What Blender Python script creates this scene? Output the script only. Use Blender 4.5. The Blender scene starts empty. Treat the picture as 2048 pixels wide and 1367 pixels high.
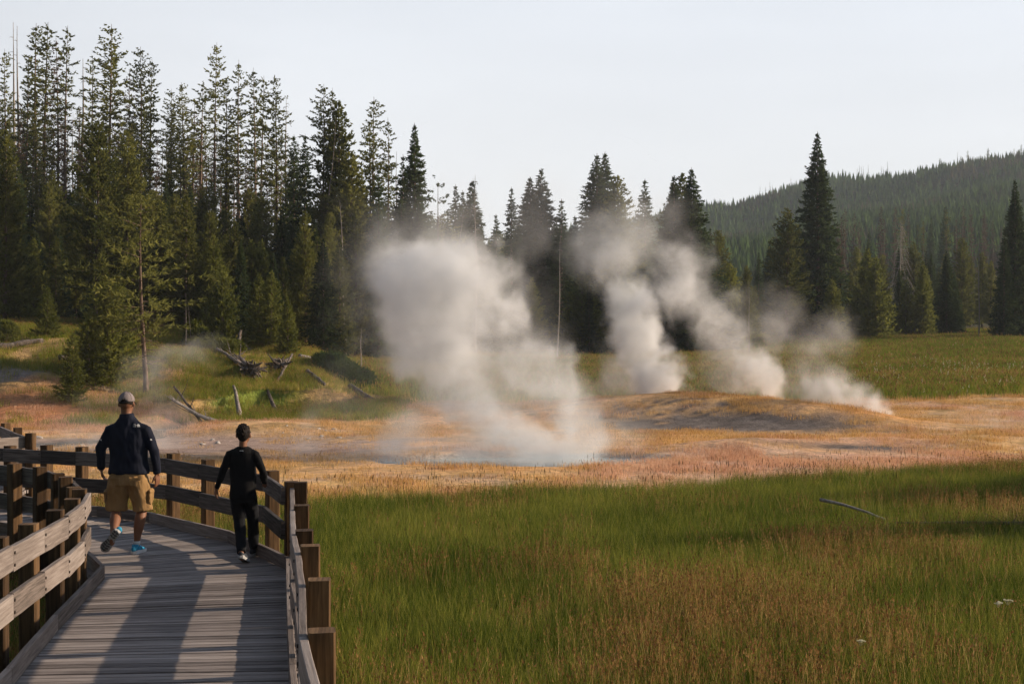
import bpy, bmesh, math, random
import numpy as np
from mathutils import Vector, Matrix, noise as mnoise
from mathutils.bvhtree import BVHTree

R = math.radians
scene = bpy.context.scene
COL = scene.collection

# ------------------------------------------------------------------ camera
FPX, HOR, CAMH = 2600.0, 693.0, 2.3
cam_d = bpy.data.cameras.new('camera')
cam = bpy.data.objects.new('camera', cam_d)
COL.objects.link(cam)
scene.camera = cam
cam.location = (0, 0, CAMH)
cam.rotation_euler = (R(90), 0, 0)
cam_d.sensor_width = 36.0
cam_d.lens = 36.0 * FPX / 2048.0
cam_d.shift_y = (HOR - 683.5) / 2048.0
cam_d.clip_start = 0.1
cam_d.clip_end = 6000.0

# ------------------------------------------------------------------ sky, sun, exposure
SUN_EL, SUN_AZ = R(20.0), R(78.0)           # azimuth clockwise from +Y (the view direction)
world = bpy.data.worlds.new("World")
scene.world = world
world.use_nodes = True
wn = world.node_tree.nodes; wl = world.node_tree.links
wn.clear()
w_out = wn.new('ShaderNodeOutputWorld')
w_bg = wn.new('ShaderNodeBackground')
w_sky = wn.new('ShaderNodeTexSky')
w_sky.sky_type = 'NISHITA'
w_sky.sun_disc = False
w_sky.sun_elevation = SUN_EL
w_sky.sun_rotation = SUN_AZ
w_sky.altitude = 2000
w_sky.air_density = 1.0
w_sky.dust_density = 6.0
w_sky.ozone_density = 1.0
w_bg.inputs['Strength'].default_value = 0.085
wl.new(w_sky.outputs[0], w_bg.inputs[0])
# thin smoky overcast: a pale veil, brightest near the horizon and towards the sun
w_tc = wn.new('ShaderNodeTexCoord')
w_sep = wn.new('ShaderNodeSeparateXYZ')
wl.new(w_tc.outputs['Generated'], w_sep.inputs[0])
w_ramp = wn.new('ShaderNodeValToRGB')
wl.new(w_sep.outputs['Z'], w_ramp.inputs[0])
e = w_ramp.color_ramp.elements
e[0].position = 0.0; e[0].color = (0.84, 0.82, 0.81, 1)
e[1].position = 0.9; e[1].color = (0.24, 0.32, 0.46, 1)
k = e.new(0.12); k.color = (0.81, 0.81, 0.815, 1)
k = e.new(0.28); k.color = (0.71, 0.74, 0.785, 1)
k = e.new(0.45); k.color = (0.42, 0.49, 0.60, 1)
w_bg2 = wn.new('ShaderNodeBackground')
w_bg2.inputs['Strength'].default_value = 1.0
w_hx = wn.new('ShaderNodeMapRange')
w_hx.inputs['From Min'].default_value = -0.7; w_hx.inputs['From Max'].default_value = 0.75
w_hx.inputs["To Min"].default_value = 0.06; w_hx.inputs["To Max"].default_value = 1.08
w_dot = wn.new('ShaderNodeVectorMath'); w_dot.operation = 'DOT_PRODUCT'
w_dot.inputs[1].default_value = (0.5, 0.866, 0.0)        # the veil glows towards the sun and dims away from it
wl.new(w_tc.outputs['Generated'], w_dot.inputs[0])
wl.new(w_dot.outputs['Value'], w_hx.inputs['Value'])
w_map = wn.new('ShaderNodeMapping'); w_map.inputs[3].default_value = (2.0, 2.0, 9.0)
w_cl = wn.new('ShaderNodeTexNoise'); w_cl.inputs['Scale'].default_value = 1.6; w_cl.inputs['Detail'].default_value = 5
w_clr = wn.new('ShaderNodeMapRange'); w_clr.inputs[1].default_value = 0.3; w_clr.inputs[2].default_value = 0.7
w_clr.inputs[3].default_value = 0.955; w_clr.inputs[4].default_value = 1.03
w_mul = wn.new('ShaderNodeMath'); w_mul.operation = 'MULTIPLY'
wl.new(w_tc.outputs['Generated'], w_map.inputs[0]); wl.new(w_map.outputs[0], w_cl.inputs['Vector'])
wl.new(w_cl.outputs[0], w_clr.inputs[0]); wl.new(w_clr.outputs[0], w_mul.inputs[0]); wl.new(w_hx.outputs[0], w_mul.inputs[1])
wl.new(w_mul.outputs[0], w_bg2.inputs['Strength'])
wl.new(w_ramp.outputs[0], w_bg2.inputs[0])
w_mix = wn.new('ShaderNodeMixShader')
w_mix.inputs[0].default_value = 0.8
wl.new(w_bg.outputs[0], w_mix.inputs[1]); wl.new(w_bg2.outputs[0], w_mix.inputs[2])
wl.new(w_mix.outputs[0], w_out.inputs[0])

sun_d = bpy.data.lights.new('sun', 'SUN')
sun_d.energy = 5.0
sun_d.angle = R(0.6)
sun_d.color = (1.0, 0.79, 0.58)
sun = bpy.data.objects.new('sun', sun_d)
COL.objects.link(sun)
SUNV = Vector((math.cos(SUN_EL) * math.sin(SUN_AZ), math.cos(SUN_EL) * math.cos(SUN_AZ), math.sin(SUN_EL)))
sun.rotation_euler = SUNV.to_track_quat('Z', 'Y').to_euler()
sun.location = (60, 10, 40)

scene.view_settings.view_transform = 'Standard'
scene.view_settings.look = 'None'
scene.view_settings.gamma = 1.0
scene.view_settings.exposure = 0.4
scene.view_settings.use_curve_mapping = False
scene.cycles.use_denoising = True
scene.cycles.max_bounces = 8
scene.cycles.diffuse_bounces = 3
scene.cycles.glossy_bounces = 2
scene.cycles.transmission_bounces = 3
scene.cycles.transparent_max_bounces = 8
scene.cycles.volume_bounces = 4
scene.cycles.volume_max_steps = 256
scene.cycles.use_adaptive_sampling = True
scene.cycles.adaptive_threshold = 0.02
scene.cycles.sample_clamp_indirect = 4.0

# ------------------------------------------------------------------ helpers
def at(x, y, Y):
    """the point at distance Y that the photograph shows at pixel (x, y)"""
    return Vector(((x - 1024) / FPX * Y, Y, CAMH - (y - HOR) / FPX * Y))

def tag(o, label=None, cat=None, group=None, kind=None):
    if label: o['label'] = label
    if cat: o['category'] = cat
    if group: o['group'] = group
    if kind: o['kind'] = kind
    return o

def empty(name, loc=(0, 0, 0), rz=0.0):
    o = bpy.data.objects.new(name, None)
    o.empty_display_size = 0.2
    COL.objects.link(o)
    o.location = loc
    o.rotation_euler = (0, 0, rz)
    return o

def link_mesh(name, me, mat=None, parent=None):
    o = bpy.data.objects.new(name, me)
    COL.objects.link(o)
    if parent is not None: o.parent = parent
    if mat is not None and not me.materials: me.materials.append(mat)
    return o

def copy_tree(o, parent=None):
    c = o.copy(); COL.objects.link(c); c.parent = parent
    for ch in list(o.children):
        copy_tree(ch, c)
    return c

class MB:
    """collects boards, tubes and loose faces; build() links them as ONE mesh object"""
    def __init__(s):
        s.v = []; s.f = []; s.uv = []; s.r = []
    def face(s, idx, uvs, rnd):
        s.f.append(idx); s.uv.append(uvs); s.r.append(rnd)
    def board(s, a, b, w, t, up=Vector((0, 0, 1)), rnd=None, wob=0.0, nseg=1, chip=0.0):
        """a board from a to b, w wide along up, t thick across"""
        a = Vector(a); b = Vector(b)
        d = (b - a); L = d.length; d.normalize()
        side = d.cross(up).normalized(); u2 = side.cross(d).normalized()
        if rnd is None: rnd = random.random()
        n0 = len(s.v)
        c = min(w, t) * 0.09
        prof = [(-1, -1, c, 0), (1, -1, -c, 0), (1, -1, 0, c), (1, 1, 0, -c), (1, 1, -c, 0), (-1, 1, c, 0), (-1, 1, 0, -c), (-1, -1, 0, c)]
        off = rnd * 37.0
        for i in range(nseg + 1):
            q = i / nseg
            p = a.lerp(b, q)
            ws = random.uniform(-wob, wob) if 0 < i < nseg else 0
            wu = random.uniform(-wob, wob) if 0 < i < nseg else 0
            for (sx, sy, ox, oy) in prof:
                s.v.append(tuple(p + side * (sx * t / 2 + ox + ws) + u2 * (sy * w / 2 + oy + wu)))
        pv = [0]
        for i in range(8):
            x0, x1 = prof[i], prof[(i + 1) % 8]
            dx = (x1[0] - x0[0]) * t / 2 + x1[2] - x0[2]; dy = (x1[1] - x0[1]) * w / 2 + x1[3] - x0[3]
            pv.append(pv[-1] + math.hypot(dx, dy))
        for i in range(nseg):
            for j in range(8):
                k0 = n0 + i * 8 + j; k1 = n0 + i * 8 + (j + 1) % 8
                u0 = off + L * i / nseg; u1 = off + L * (i + 1) / nseg
                s.face((k0, k0 + 8, k1 + 8, k1), [(u0, off + pv[j]), (u1, off + pv[j]), (u1, off + pv[j + 1]), (u0, off + pv[j + 1])], rnd)
        e0 = [n0 + j for j in range(8)]; e1 = [n0 + nseg * 8 + j for j in range(8)][::-1]
        s.face(tuple(e0), [(off + prof[j][0] * .01, off + prof[j][1] * t) for j in range(8)], rnd)
        s.face(tuple(e1), [(off + prof[j][0] * .01, off + prof[j][1] * t) for j in range(7, -1, -1)], rnd)
    def tube(s, pts, rads, n=6, rnd=None, cap=True):
        if rnd is None: rnd = random.random()
        pts = [Vector(p) for p in pts]
        n0 = len(s.v); L = 0
        ref = Vector((0.31, 0.2, 0.93))
        for i, p in enumerate(pts):
            d = (pts[min(i + 1, len(pts) - 1)] - pts[max(i - 1, 0)])
            if d.length < 1e-9: d = Vector((0, 0, 1))
            d.normalize()
            rr = ref if abs(d.dot(ref)) < .95 else Vector((1, 0, 0))
            a = d.cross(rr).normalized(); b = d.cross(a).normalized()
            for j in range(n):
                t = 2 * math.pi * j / n
                s.v.append(tuple(p + (a * math.cos(t) + b * math.sin(t)) * rads[i]))
        for i in range(len(pts) - 1):
            l = (pts[i + 1] - pts[i]).length
            for j in range(n):
                k0 = n0 + i * n + j; k1 = n0 + i * n + (j + 1) % n
                v0 = 2 * math.pi * rads[i] * j / n; v1 = 2 * math.pi * rads[i] * (j + 1) / n
                s.face((k0, k1, k1 + n, k0 + n), [(rnd + L, v0), (rnd + L, v1), (rnd + L + l, v1), (rnd + L + l, v0)], rnd)
            L += l
        if cap:
            s.face(tuple(n0 + j for j in range(n))[::-1], [(0, 0)] * n, rnd)
            m = n0 + (len(pts) - 1) * n
            s.face(tuple(m + j for j in range(n)), [(0, 0)] * n, rnd)
    def mesh(s, name, smooth=False):
        me = bpy.data.meshes.new(name)
        me.from_pydata(s.v, [], s.f)
        uvl = me.uv_layers.new(name='UVMap')
        flat = np.array([c for f in s.uv for p in f for c in p], dtype=np.float32)
        uvl.data.foreach_set('uv', flat)
        at_ = me.attributes.new('rnd', 'FLOAT', 'FACE')
        at_.data.foreach_set('value', np.array(s.r, dtype=np.float32))
        if smooth: me.polygons.foreach_set('use_smooth', np.ones(len(s.f), dtype=bool))
        me.validate(); me.update()
        return me
    def build(s, name, mat=None, parent=None, smooth=False):
        return link_mesh(name, s.mesh(name, smooth), mat, parent)

def soup(name, V, nper, smooth=False):
    """mesh from an (N, nper, 3) array of loose triangles or quads"""
    V = np.asarray(V, dtype=np.float32)
    n = V.shape[0]
    me = bpy.data.meshes.new(name)
    me.vertices.add(n * nper); me.loops.add(n * nper); me.polygons.add(n)
    me.vertices.foreach_set('co', V.reshape(-1))
    me.loops.foreach_set('vertex_index', np.arange(n * nper, dtype=np.int32))
    me.polygons.foreach_set('loop_start', np.arange(0, n * nper, nper, dtype=np.int32))
    me.polygons.foreach_set('loop_total', np.full(n, nper, dtype=np.int32))
    me.update(calc_edges=True)
    return me

# ---- node helpers
class NT:
    def __init__(s, name):
        s.m = bpy.data.materials.new(name); s.m.use_nodes = True
        s.t = s.m.node_tree; s.n = s.t.nodes; s.l = s.t.links
        s.n.clear()
        s.out = s.n.new('ShaderNodeOutputMaterial')
    def new(s, typ, **kw):
        nd = s.n.new('ShaderNode' + typ)
        for k_, v in kw.items():
            if k_.startswith('i_'):
                key = k_[2:]
                key = int(key) if key.isdigit() else key.replace('_', ' ')
                s.set(nd.inputs[key], v)
            else: setattr(nd, k_, v)
        return nd
    def set(s, sock, v):
        if isinstance(v, bpy.types.NodeSocket): s.l.new(v, sock)
        elif isinstance(v, bpy.types.Node): s.l.new(v.outputs[0], sock)
        else: sock.default_value = v
    def math(s, op, a, b=None, c=None, clamp=False):
        nd = s.n.new('ShaderNodeMath'); nd.operation = op; nd.use_clamp = clamp
        s.set(nd.inputs[0], a)
        if b is not None: s.set(nd.inputs[1], b)
        if c is not None: s.set(nd.inputs[2], c)
        return nd.outputs[0]
    def vmath(s, op, a, b=None, c=None):
        nd = s.n.new('ShaderNodeVectorMath'); nd.operation = op
        s.set(nd.inputs[0], a)
        if b is not None: s.set(nd.inputs[1], b)
        if c is not None: s.set(nd.inputs[2], c)
        return nd.outputs['Value'] if op in ('LENGTH', 'DOT_PRODUCT', 'DISTANCE') else nd.outputs[0]
    def mix(s, f, a, b, mode='MIX'):
        nd = s.n.new('ShaderNodeMix'); nd.data_type = 'RGBA'; nd.blend_type = mode
        s.set(nd.inputs[0], f); s.set(nd.inputs[6], a); s.set(nd.inputs[7], b)
        return nd.outputs[2]
    def noise(s, vec, scale, detail=3, rough=0.5, out=0, dist=0.0):
        nd = s.n.new('ShaderNodeTexNoise')
        if vec is not None: s.set(nd.inputs['Vector'], vec)
        nd.inputs['Scale'].default_value = scale; nd.inputs['Detail'].default_value = detail
        nd.inputs['Roughness'].default_value = rough; nd.inputs['Distortion'].default_value = dist
        return nd.outputs[out]
    def ramp(s, f, stops):
        nd = s.n.new('ShaderNodeValToRGB'); s.set(nd.inputs[0], f)
        e = nd.color_ramp.elements
        while len(e) > 1: e.remove(e[-1])
        e[0].position = stops[0][0]; e[0].color = tuple(stops[0][1]) + (1,)
        for p, c in stops[1:]:
            k_ = e.new(p); k_.color = tuple(c) + (1,)
        return nd.outputs[0]
    def rng(s, v, a, b, c=0.0, d=1.0):
        nd = s.n.new('ShaderNodeMapRange'); s.set(nd.inputs[0], v)
        nd.inputs[1].default_value = a; nd.inputs[2].default_value = b
        nd.inputs[3].default_value = c; nd.inputs[4].default_value = d
        return nd.outputs[0]
    def attr(s, name, out=2):
        nd = s.n.new('ShaderNodeAttribute'); nd.attribute_name = name
        return nd.outputs[out]
    def pos(s): return s.n.new('ShaderNodeNewGeometry').outputs['Position']
    def obj(s): return s.n.new('ShaderNodeTexCoord').outputs['Object']
    def uv(s): return s.n.new('ShaderNodeTexCoord').outputs['UV']
    def rand(s): return s.n.new('ShaderNodeObjectInfo').outputs['Random']
    def scale(s, v, sc):
        nd = s.n.new('ShaderNodeMapping'); s.set(nd.inputs[0], v); nd.inputs[3].default_value = sc
        return nd.outputs[0]
    def bump(s, h, strength=0.5, dist=0.01):
        nd = s.n.new('ShaderNodeBump'); s.set(nd.inputs['Height'], h)
        nd.inputs['Strength'].default_value = strength; nd.inputs['Distance'].default_value = dist
        return nd.outputs[0]
    def surf(s, col, rough=0.9, spec=0.2, bump=None, **kw):
        nd = s.n.new('ShaderNodeBsdfPrincipled')
        s.set(nd.inputs['Base Color'], col); s.set(nd.inputs['Roughness'], rough)
        nd.inputs['Specular IOR Level'].default_value = spec
        if bump is not None: s.l.new(bump, nd.inputs['Normal'])
        for k_, v in kw.items(): s.set(nd.inputs[k_.replace('_', ' ')], v)
        s.l.new(nd.outputs[0], s.out.inputs[0])
        return s.m
    def leafy(s, col, trans=0.35, tcol=None, rough=0.8):
        d = s.n.new('ShaderNodeBsdfDiffuse'); s.set(d.inputs[0], col)
        t = s.n.new('ShaderNodeBsdfTranslucent'); s.set(t.inputs[0], tcol if tcol is not None else col)
        m = s.n.new('ShaderNodeMixShader'); m.inputs[0].default_value = trans
        s.l.new(d.outputs[0], m.inputs[1]); s.l.new(t.outputs[0], m.inputs[2])
        s.l.new(m.outputs[0], s.out.inputs[0])
        return s.m

M = {}
def c3(r, g, b): return (r, g, b, 1.0)

def wood(name, dark, mid, light, grain=(3, 60, 1), knots=True, bstr=0.5):
    t = NT(name)
    uv = t.scale(t.uv(), grain)
    g1 = t.noise(uv, 1.0, 6, 0.65)
    g2 = t.noise(t.scale(t.uv(), (0.8, 5, 1)), 1.0, 3)
    rnd = t.attr('rnd')
    f = t.math('ADD', t.math('MULTIPLY', g1, 0.78), t.math('MULTIPLY', g2, 0.22))
    f = t.math('ADD', f, t.math('MULTIPLY', t.math('SUBTRACT', rnd, 0.5), 0.22))
    col = t.ramp(f, [(0.3, dark), (0.5, mid), (0.72, light)])
    blot = t.noise(t.pos(), 1.7, 3)
    col = t.mix(t.rng(blot, 0.45, 0.75, 0, 0.35), col, c3(*[x * 0.55 for x in mid]))
    h = t.math('ADD', g1, t.math('MULTIPLY', g2, 0.4))
    return t.surf(col, 0.85, 0.15, t.bump(h, bstr, 0.006))

M['wood_deck'] = wood('wood_deck', (0.085, 0.073, 0.068), (0.25, 0.218, 0.203), (0.42, 0.375, 0.35), (2.5, 38, 1))
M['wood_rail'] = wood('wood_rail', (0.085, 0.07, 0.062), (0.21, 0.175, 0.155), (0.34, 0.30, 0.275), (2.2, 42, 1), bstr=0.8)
M['wood_post'] = wood('wood_post', (0.028, 0.016, 0.008), (0.085, 0.05, 0.025), (0.22, 0.13, 0.062), (2.0, 30, 1))
M['wood_rail_shade'] = wood('wood_rail_shade', (0.035, 0.031, 0.03), (0.10, 0.088, 0.082), (0.25, 0.22, 0.20), (2.2, 42, 1), bstr=0.8)  # rail wood again, with the shade on the back and inner boards painted in
M['wood_under'] = wood('wood_under', (0.03, 0.022, 0.017), (0.09, 0.065, 0.05), (0.17, 0.13, 0.1), (2.0, 30, 1))
# ------------------------------------------------------------------ the ground
def smooth(a, b, x):
    t = np.clip((x - a) / (b - a), 0, 1)
    return t * t * (3 - 2 * t)

def fbm(x, y, sc, seed=0, octv=4):
    """cheap vectorised value noise, 0..1"""
    out = np.zeros_like(x, dtype=float); amp = 1.0; tot = 0.0
    X = x * sc + seed * 17.3; Yy = y * sc - seed * 9.1
    for o in range(octv):
        xi = np.floor(X).astype(np.int64); yi = np.floor(Yy).astype(np.int64)
        fx = X - xi; fy = Yy - yi
        fx = fx * fx * (3 - 2 * fx); fy = fy * fy * (3 - 2 * fy)
        def h(a, b):
            n = (a * 374761393 + b * 668265263 + (seed + o) * 974711) & 0xffffffff
            n = ((n ^ (n >> 13)) * 1274126177) & 0xffffffff
            return ((n ^ (n >> 16)) & 0xffff) / 65535.0
        v = (h(xi, yi) * (1 - fx) + h(xi + 1, yi) * fx) * (1 - fy) + (h(xi, yi + 1) * (1 - fx) + h(xi + 1, yi + 1) * fx) * fy
        out += v * amp; tot += amp; amp *= 0.5; X = X * 2.03 + 5.1; Yy = Yy * 2.03 - 3.7
    return out / tot

_U = np.array([-1500, -400, 0, 300, 600, 750, 900, 1200, 1430, 1700, 2048, 2600, 4500], float)
_A = (_U - 1024) / FPX
_Y = np.array([30, 48, 54, 60, 68, 78, 92, 115, 145, 190, 260, 400, 600, 800, 1300], float)
_Z = np.array([
    [-.6, -.55, 1.2, 2.8, 3.5, 4.3, 6.5, 9.0, 9.0, 8.0, 7, 12, 26, 42, 34],
    [-.6, -.55, 1.2, 2.8, 3.5, 4.3, 6.5, 9.0, 9.0, 8.0, 7, 12, 26, 42, 34],
    [-.6, -.55, 1.1, 2.8, 3.5, 4.3, 6.5, 9.0, 9.0, 8.0, 7, 12, 26, 42, 34],
    [-.6, -.60, 0.3, 2.2, 3.2, 3.9, 5.8, 8.4, 8.4, 7.0, 6, 12, 26, 45, 34],
    [-.6, -.60, -.3, 1.5, 2.3, 2.9, 4.2, 6.0, 6.0, 5.0, 5, 12, 26, 48, 34],
    [-.6, -.55, -.4, 0.3, 0.8, 1.2, 2.2, 3.8, 4.2, 4.0, 5, 14, 30, 52, 36],
    [-.6, -.50, -.4, -.2, 0.1, 0.5, 1.2, 2.0, 2.6, 3.0, 5, 18, 38, 58, 40],
    [-.6, -.55, -.5, -.3, 0.0, 0.4, 1.0, 1.8, 2.5, 3.2, 6, 22, 45, 69, 50],
    [-.6, -.60, -.5, -.4, 0.0, 0.4, 1.1, 2.0, 3.1, 4.2, 8, 28, 54, 81, 60],
    [-.6, -.60, -.5, -.2, 0.2, 0.7, 1.5, 2.7, 3.8, 5.0, 10, 33, 64, 96, 75],
    [-.6, -.50, -.3, 0.0, 0.4, 0.9, 1.7, 2.9, 4.0, 6.0, 12, 38, 74, 113, 90],
    [-.6, -.40, -.2, 0.2, 0.6, 1.1, 1.9, 3.1, 4.2, 6.5, 14, 45, 95, 140, 110],
    [-.6, -.40, -.2, 0.2, 0.6, 1.1, 1.9, 3.1, 4.2, 6.5, 14, 45, 95, 150, 120]])

STREAM = [(-60, 36), (-24, 38.5), (-15.5, 39.6), (-12.8, 42.5), (-12.6, 47.5), (-11.4, 51.5), (-9.8, 54.2), (-6, 55.5), (-2, 56.5), (2, 58)]
def stream_dist(x, y):
    d = np.full(np.shape(x), 1e9)
    for (x0, y0), (x1, y1) in zip(STREAM[:-1], STREAM[1:]):
        vx, vy = x1 - x0, y1 - y0
        t = np.clip(((x - x0) * vx + (y - y0) * vy) / (vx * vx + vy * vy), 0, 1)
        d = np.minimum(d, np.hypot(x - x0 - t * vx, y - y0 - t * vy))
    return d

def gbump(x, y, cx, cy, rx, ry, rot=0.0):
    c, s = math.cos(rot), math.sin(rot)
    dx, dy = x - cx, y - cy
    a = (dx * c + dy * s) / rx; b = (-dx * s + dy * c) / ry
    return np.exp(-(a * a + b * b))

def pool_field(x, y):
    """< 1 inside the hot pool"""
    w = 0.25 * (fbm(x, y, 0.8, 3) - 0.5)
    return np.hypot((x - 0.3) / 3.6, (y - 33.6 - 0.12 * x) / 1.9) + w

def ground_z(x, y):
    x = np.asarray(x, float); y = np.asarray(y, float)
    yy = np.maximum(y, 30.0)
    a = x / yy
    ia = np.clip(np.searchsorted(_A, a) - 1, 0, len(_A) - 2)
    iy = np.clip(np.searchsorted(_Y, yy) - 1, 0, len(_Y) - 2)
    ta = np.clip((a - _A[ia]) / (_A[ia + 1] - _A[ia]), 0, 1); ta = ta * ta * (3 - 2 * ta)
    ty = np.clip((yy - _Y[iy]) / (_Y[iy + 1] - _Y[iy]), 0, 1)
    # Catmull-Rom along the distance
    def col(i):
        p1 = _Z[i, iy]; p2 = _Z[i, iy + 1]
        p0 = _Z[i, np.maximum(iy - 1, 0)]; p3 = _Z[i, np.minimum(iy + 2, len(_Y) - 1)]
        h = _Y[iy + 1] - _Y[iy]
        m1 = (p2 - p0) / (_Y[iy + 1] - _Y[np.maximum(iy - 1, 0)] + 1e-9) * h
        m2 = (p3 - p1) / (_Y[np.minimum(iy + 2, len(_Y) - 1)] - _Y[iy] + 1e-9) * h
        t = ty
        return (2*t**3 - 3*t**2 + 1) * p1 + (t**3 - 2*t**2 + t) * m1 + (-2*t**3 + 3*t**2) * p2 + (t**3 - t**2) * m2
    z = col(ia) * (1 - ta) + col(ia + 1) * ta
    # sinter mound and the low swell beside it
    z = z + 1.05 * gbump(x, y, 6.6, 50.0, 5.2, 3.3, -0.25) + 0.55 * gbump(x, y, 11.5, 47.0, 3.2, 2.0, -0.35)
    z = z + 0.55 * gbump(x, y, -4.0, 51.0, 6.0, 3.0, 0.05) + 0.35 * gbump(x, y, -9.0, 45.0, 3.0, 2.0, 0.3)
    z = z + 0.28 * gbump(x, y, 6.5, 37.0, 2.6, 1.5, 0.3) + 0.22 * gbump(x, y, 11.0, 38.5, 3.0, 1.3, 0.1)
    # roughness of the ground
    amp = 0.06 + 0.5 * smooth(60, 200, yy) + 3.5 * smooth(300, 700, yy)
    z = z + amp * (fbm(x, y, 0.22, 1) - 0.5) + 0.08 * smooth(25, 40, y) * (fbm(x, y, 1.3, 2) - 0.5)
    z = z + smooth(220, 500, yy) * 14 * (fbm(x, y, 0.011, 7, 3) - 0.5)
    z = z + smooth(48, 54, y) * (1 - smooth(62, 75, y)) * (1 - smooth(-14, -4, x)) * 0.9 * (fbm(x, y, 0.28, 5) - 0.5)
    # pool and stream beds
    pf = pool_field(x, y)
    z = z - 0.5 * (1 - smooth(0.75, 1.15, pf))
    sd = stream_dist(x, y)
    z = np.where(sd < 2.6, np.minimum(z, -1.05 + np.maximum(sd - 0.5, 0) ** 1.1 * 0.42 + 0.5 * smooth(1.0, 2.6, sd) + smooth(1.8, 2.6, sd) * 6), z)
    return z

def gz(x, y): return float(ground_z(np.array([x]), np.array([y]))[0])

def zone_colour(x, y, z):
    """base colour of the soil and thatch, (N, 3)"""
    n1 = fbm(x, y, 0.12, 11); n2 = fbm(x, y, 0.5, 12); n3 = fbm(x, y, 2.2, 13, 3)
    green = np.stack([0.055 + 0.03 * n2, 0.085 + 0.035 * n2, 0.018 + 0.01 * n2], -1)
    straw = np.stack([0.60 + 0.20 * n2, 0.37 + 0.14 * n2, 0.165 + 0.08 * n3], -1)
    pink = np.stack([0.62 + 0.12 * n2, 0.37 + 0.10 * n2, 0.25 + 0.07 * n3], -1)
    crust = np.stack([0.27 + 0.16 * n3, 0.225 + 0.14 * n3, 0.20 + 0.13 * n3], -1)
    n4 = fbm(x, y, 5.0, 14, 2); n3 = np.clip((n3 - .5) * 1.6 + .5, 0, 1)
    dark = np.stack([0.05 + 0.13 * n4 * n3 * 2, 0.045 + 0.115 * n4 * n3 * 2, 0.043 + 0.105 * n4 * n3 * 2], -1)
    def mx(a, b, w): return a * (1 - w[:, None]) + b * w[:, None]
    c = green.copy()
    dry = smooth(21.8, 24.2, y + 3 * (n1 - 0.5) - 0.5 * np.clip(x + 3, 0, 30)) * (1 - smooth(55, 64, y + 14 * (n1 - .5) - 0.1 * x))
    c = mx(c, mx(straw, pink, smooth(0.42, 0.62, n1) * np.clip(1.25 - gbump(x, y, 4, 48, 12, 6), .1, 1)), dry)
    blot = smooth(.52, .66, fbm(x, y, .8, 15, 4)) * dry
    c = mx(c, c * np.array([.52, .50, .42]) + np.array([0, .02, 0]), blot * .75)
    pale = smooth(.56, .68, fbm(x + .0, y * 1.8, .6, 16, 4)) * dry
    c = mx(c, crust * np.array([1.5, 1.25, 1.0]), pale * .6)
    # bare pale crust flats left of and behind the pool
    cr = np.clip(gbump(x, y, -6.5, 38.0, 6.5, 3.6) * 1.5 * smooth(0.35, 0.6, n2 + 0.15) + gbump(x, y, -14.0, 41.5, 5, 1.8) * 1.2, 0, 1)
    c = mx(c, crust * np.array([1.15, 1.0, 0.92]), cr)
    # grey-black sinter on the near face of the mound
    dk = np.clip(1.6 * gbump(x, y, 7.3, 45.3, 4.8, 1.5, -0.15) * smooth(0.38, 0.55, n2) + 1.4 * gbump(x, y, 6.0, 47.6, 4.5, 1.2, -.2) * smooth(.55, .62, n4) + 1.0 * gbump(x, y, 0.5, 44.0, 3.0, .9) * smooth(0.45, 0.6, n2)
                 + 1.2 * gbump(x, y, 10.0, 36.6, 2.0, 0.5), 0, 1)
    c = mx(c, dark * 0.5 + crust * 0.3, dk)
    rim = np.clip(1.2 * gbump(x, y, 12.6, 46.6, 3.0, .9, -.35) + .9 * gbump(x, y, 7.5, 50.2, 5.0, 1.0, -.2) + .8 * gbump(x, y, -1.0, 30.9, 6, .8, .1), 0, 1) * smooth(.3, .5, n2)
    c = mx(c, np.stack([0.62 + 0.1 * n3, 0.32 + 0.08 * n3, 0.12 + 0.05 * n3], -1), rim)
    # left bank: warm dry soil with green at its foot
    bk = (1 - smooth(-7, -3, x + 0.06 * (y - 60))) * smooth(47, 50, y)
    bank = mx( np.stack([0.34 + 0.14 * n3, 0.235 + 0.08 * n3, 0.10 + 0.04 * n3], -1), np.stack([0.17 + 0 * n2, 0.20 + 0.04 * n2, 0.04 + 0 * n2], -1), smooth(0.42, 0.6, n2))
    c = mx(c, bank, bk)
    sc_ = np.clip(1.6 * gbump(x, y, -19.5, 53.6, 4.5, 1.5) * smooth(.4, .55, n2), 0, 1)
    c = mx(c, crust * .8, sc_)
    rb = np.clip(1.9 * gbump(x, y, -19.6, 49.6, 3.4, 2.2) + 1.1 * gbump(x, y, -13.6, 50.6, 1.3, 1.0), 0, 1)
    c = mx(c, np.stack([0.46 + 0.12 * n3, 0.21 + 0.06 * n3, 0.10 + 0.03 * n3], -1), rb)
    # far meadow
    far = smooth(60, 75, y) * (x > -6)
    fg = mx(np.stack([0.085 + 0.03 * n2, 0.115 + 0.03 * n2, 0.028 + 0 * n2], -1), np.stack([0.26 + 0.05 * n2, 0.17 + 0.04 * n2, 0.07 + 0 * n2], -1), smooth(0.52, 0.66, fbm(x * .3, y, .15, 17)))
    c = mx(c, fg, far)
    forest = np.maximum(smooth(66, 74, y) * (x < -0.16 * y), smooth(150, 165, y))
    c = mx(c, np.stack([0.05 + 0.03 * n3, 0.05 + 0.02 * n3, 0.02 + 0.01 * n3], -1), forest)
    sd = stream_dist(x, y)
    c = mx(c, dark * 0.9, 1 - smooth(0.9, 1.7, sd))
    pf = pool_field(x, y)
    c = mx(c, np.stack([0.42 + 0.1 * n3, 0.40 + 0.1 * n3, 0.38 + 0.1 * n3], -1), (1 - smooth(1.02, 1.16, pf)))
    return np.clip(c, 0.01, 0.8)

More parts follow.
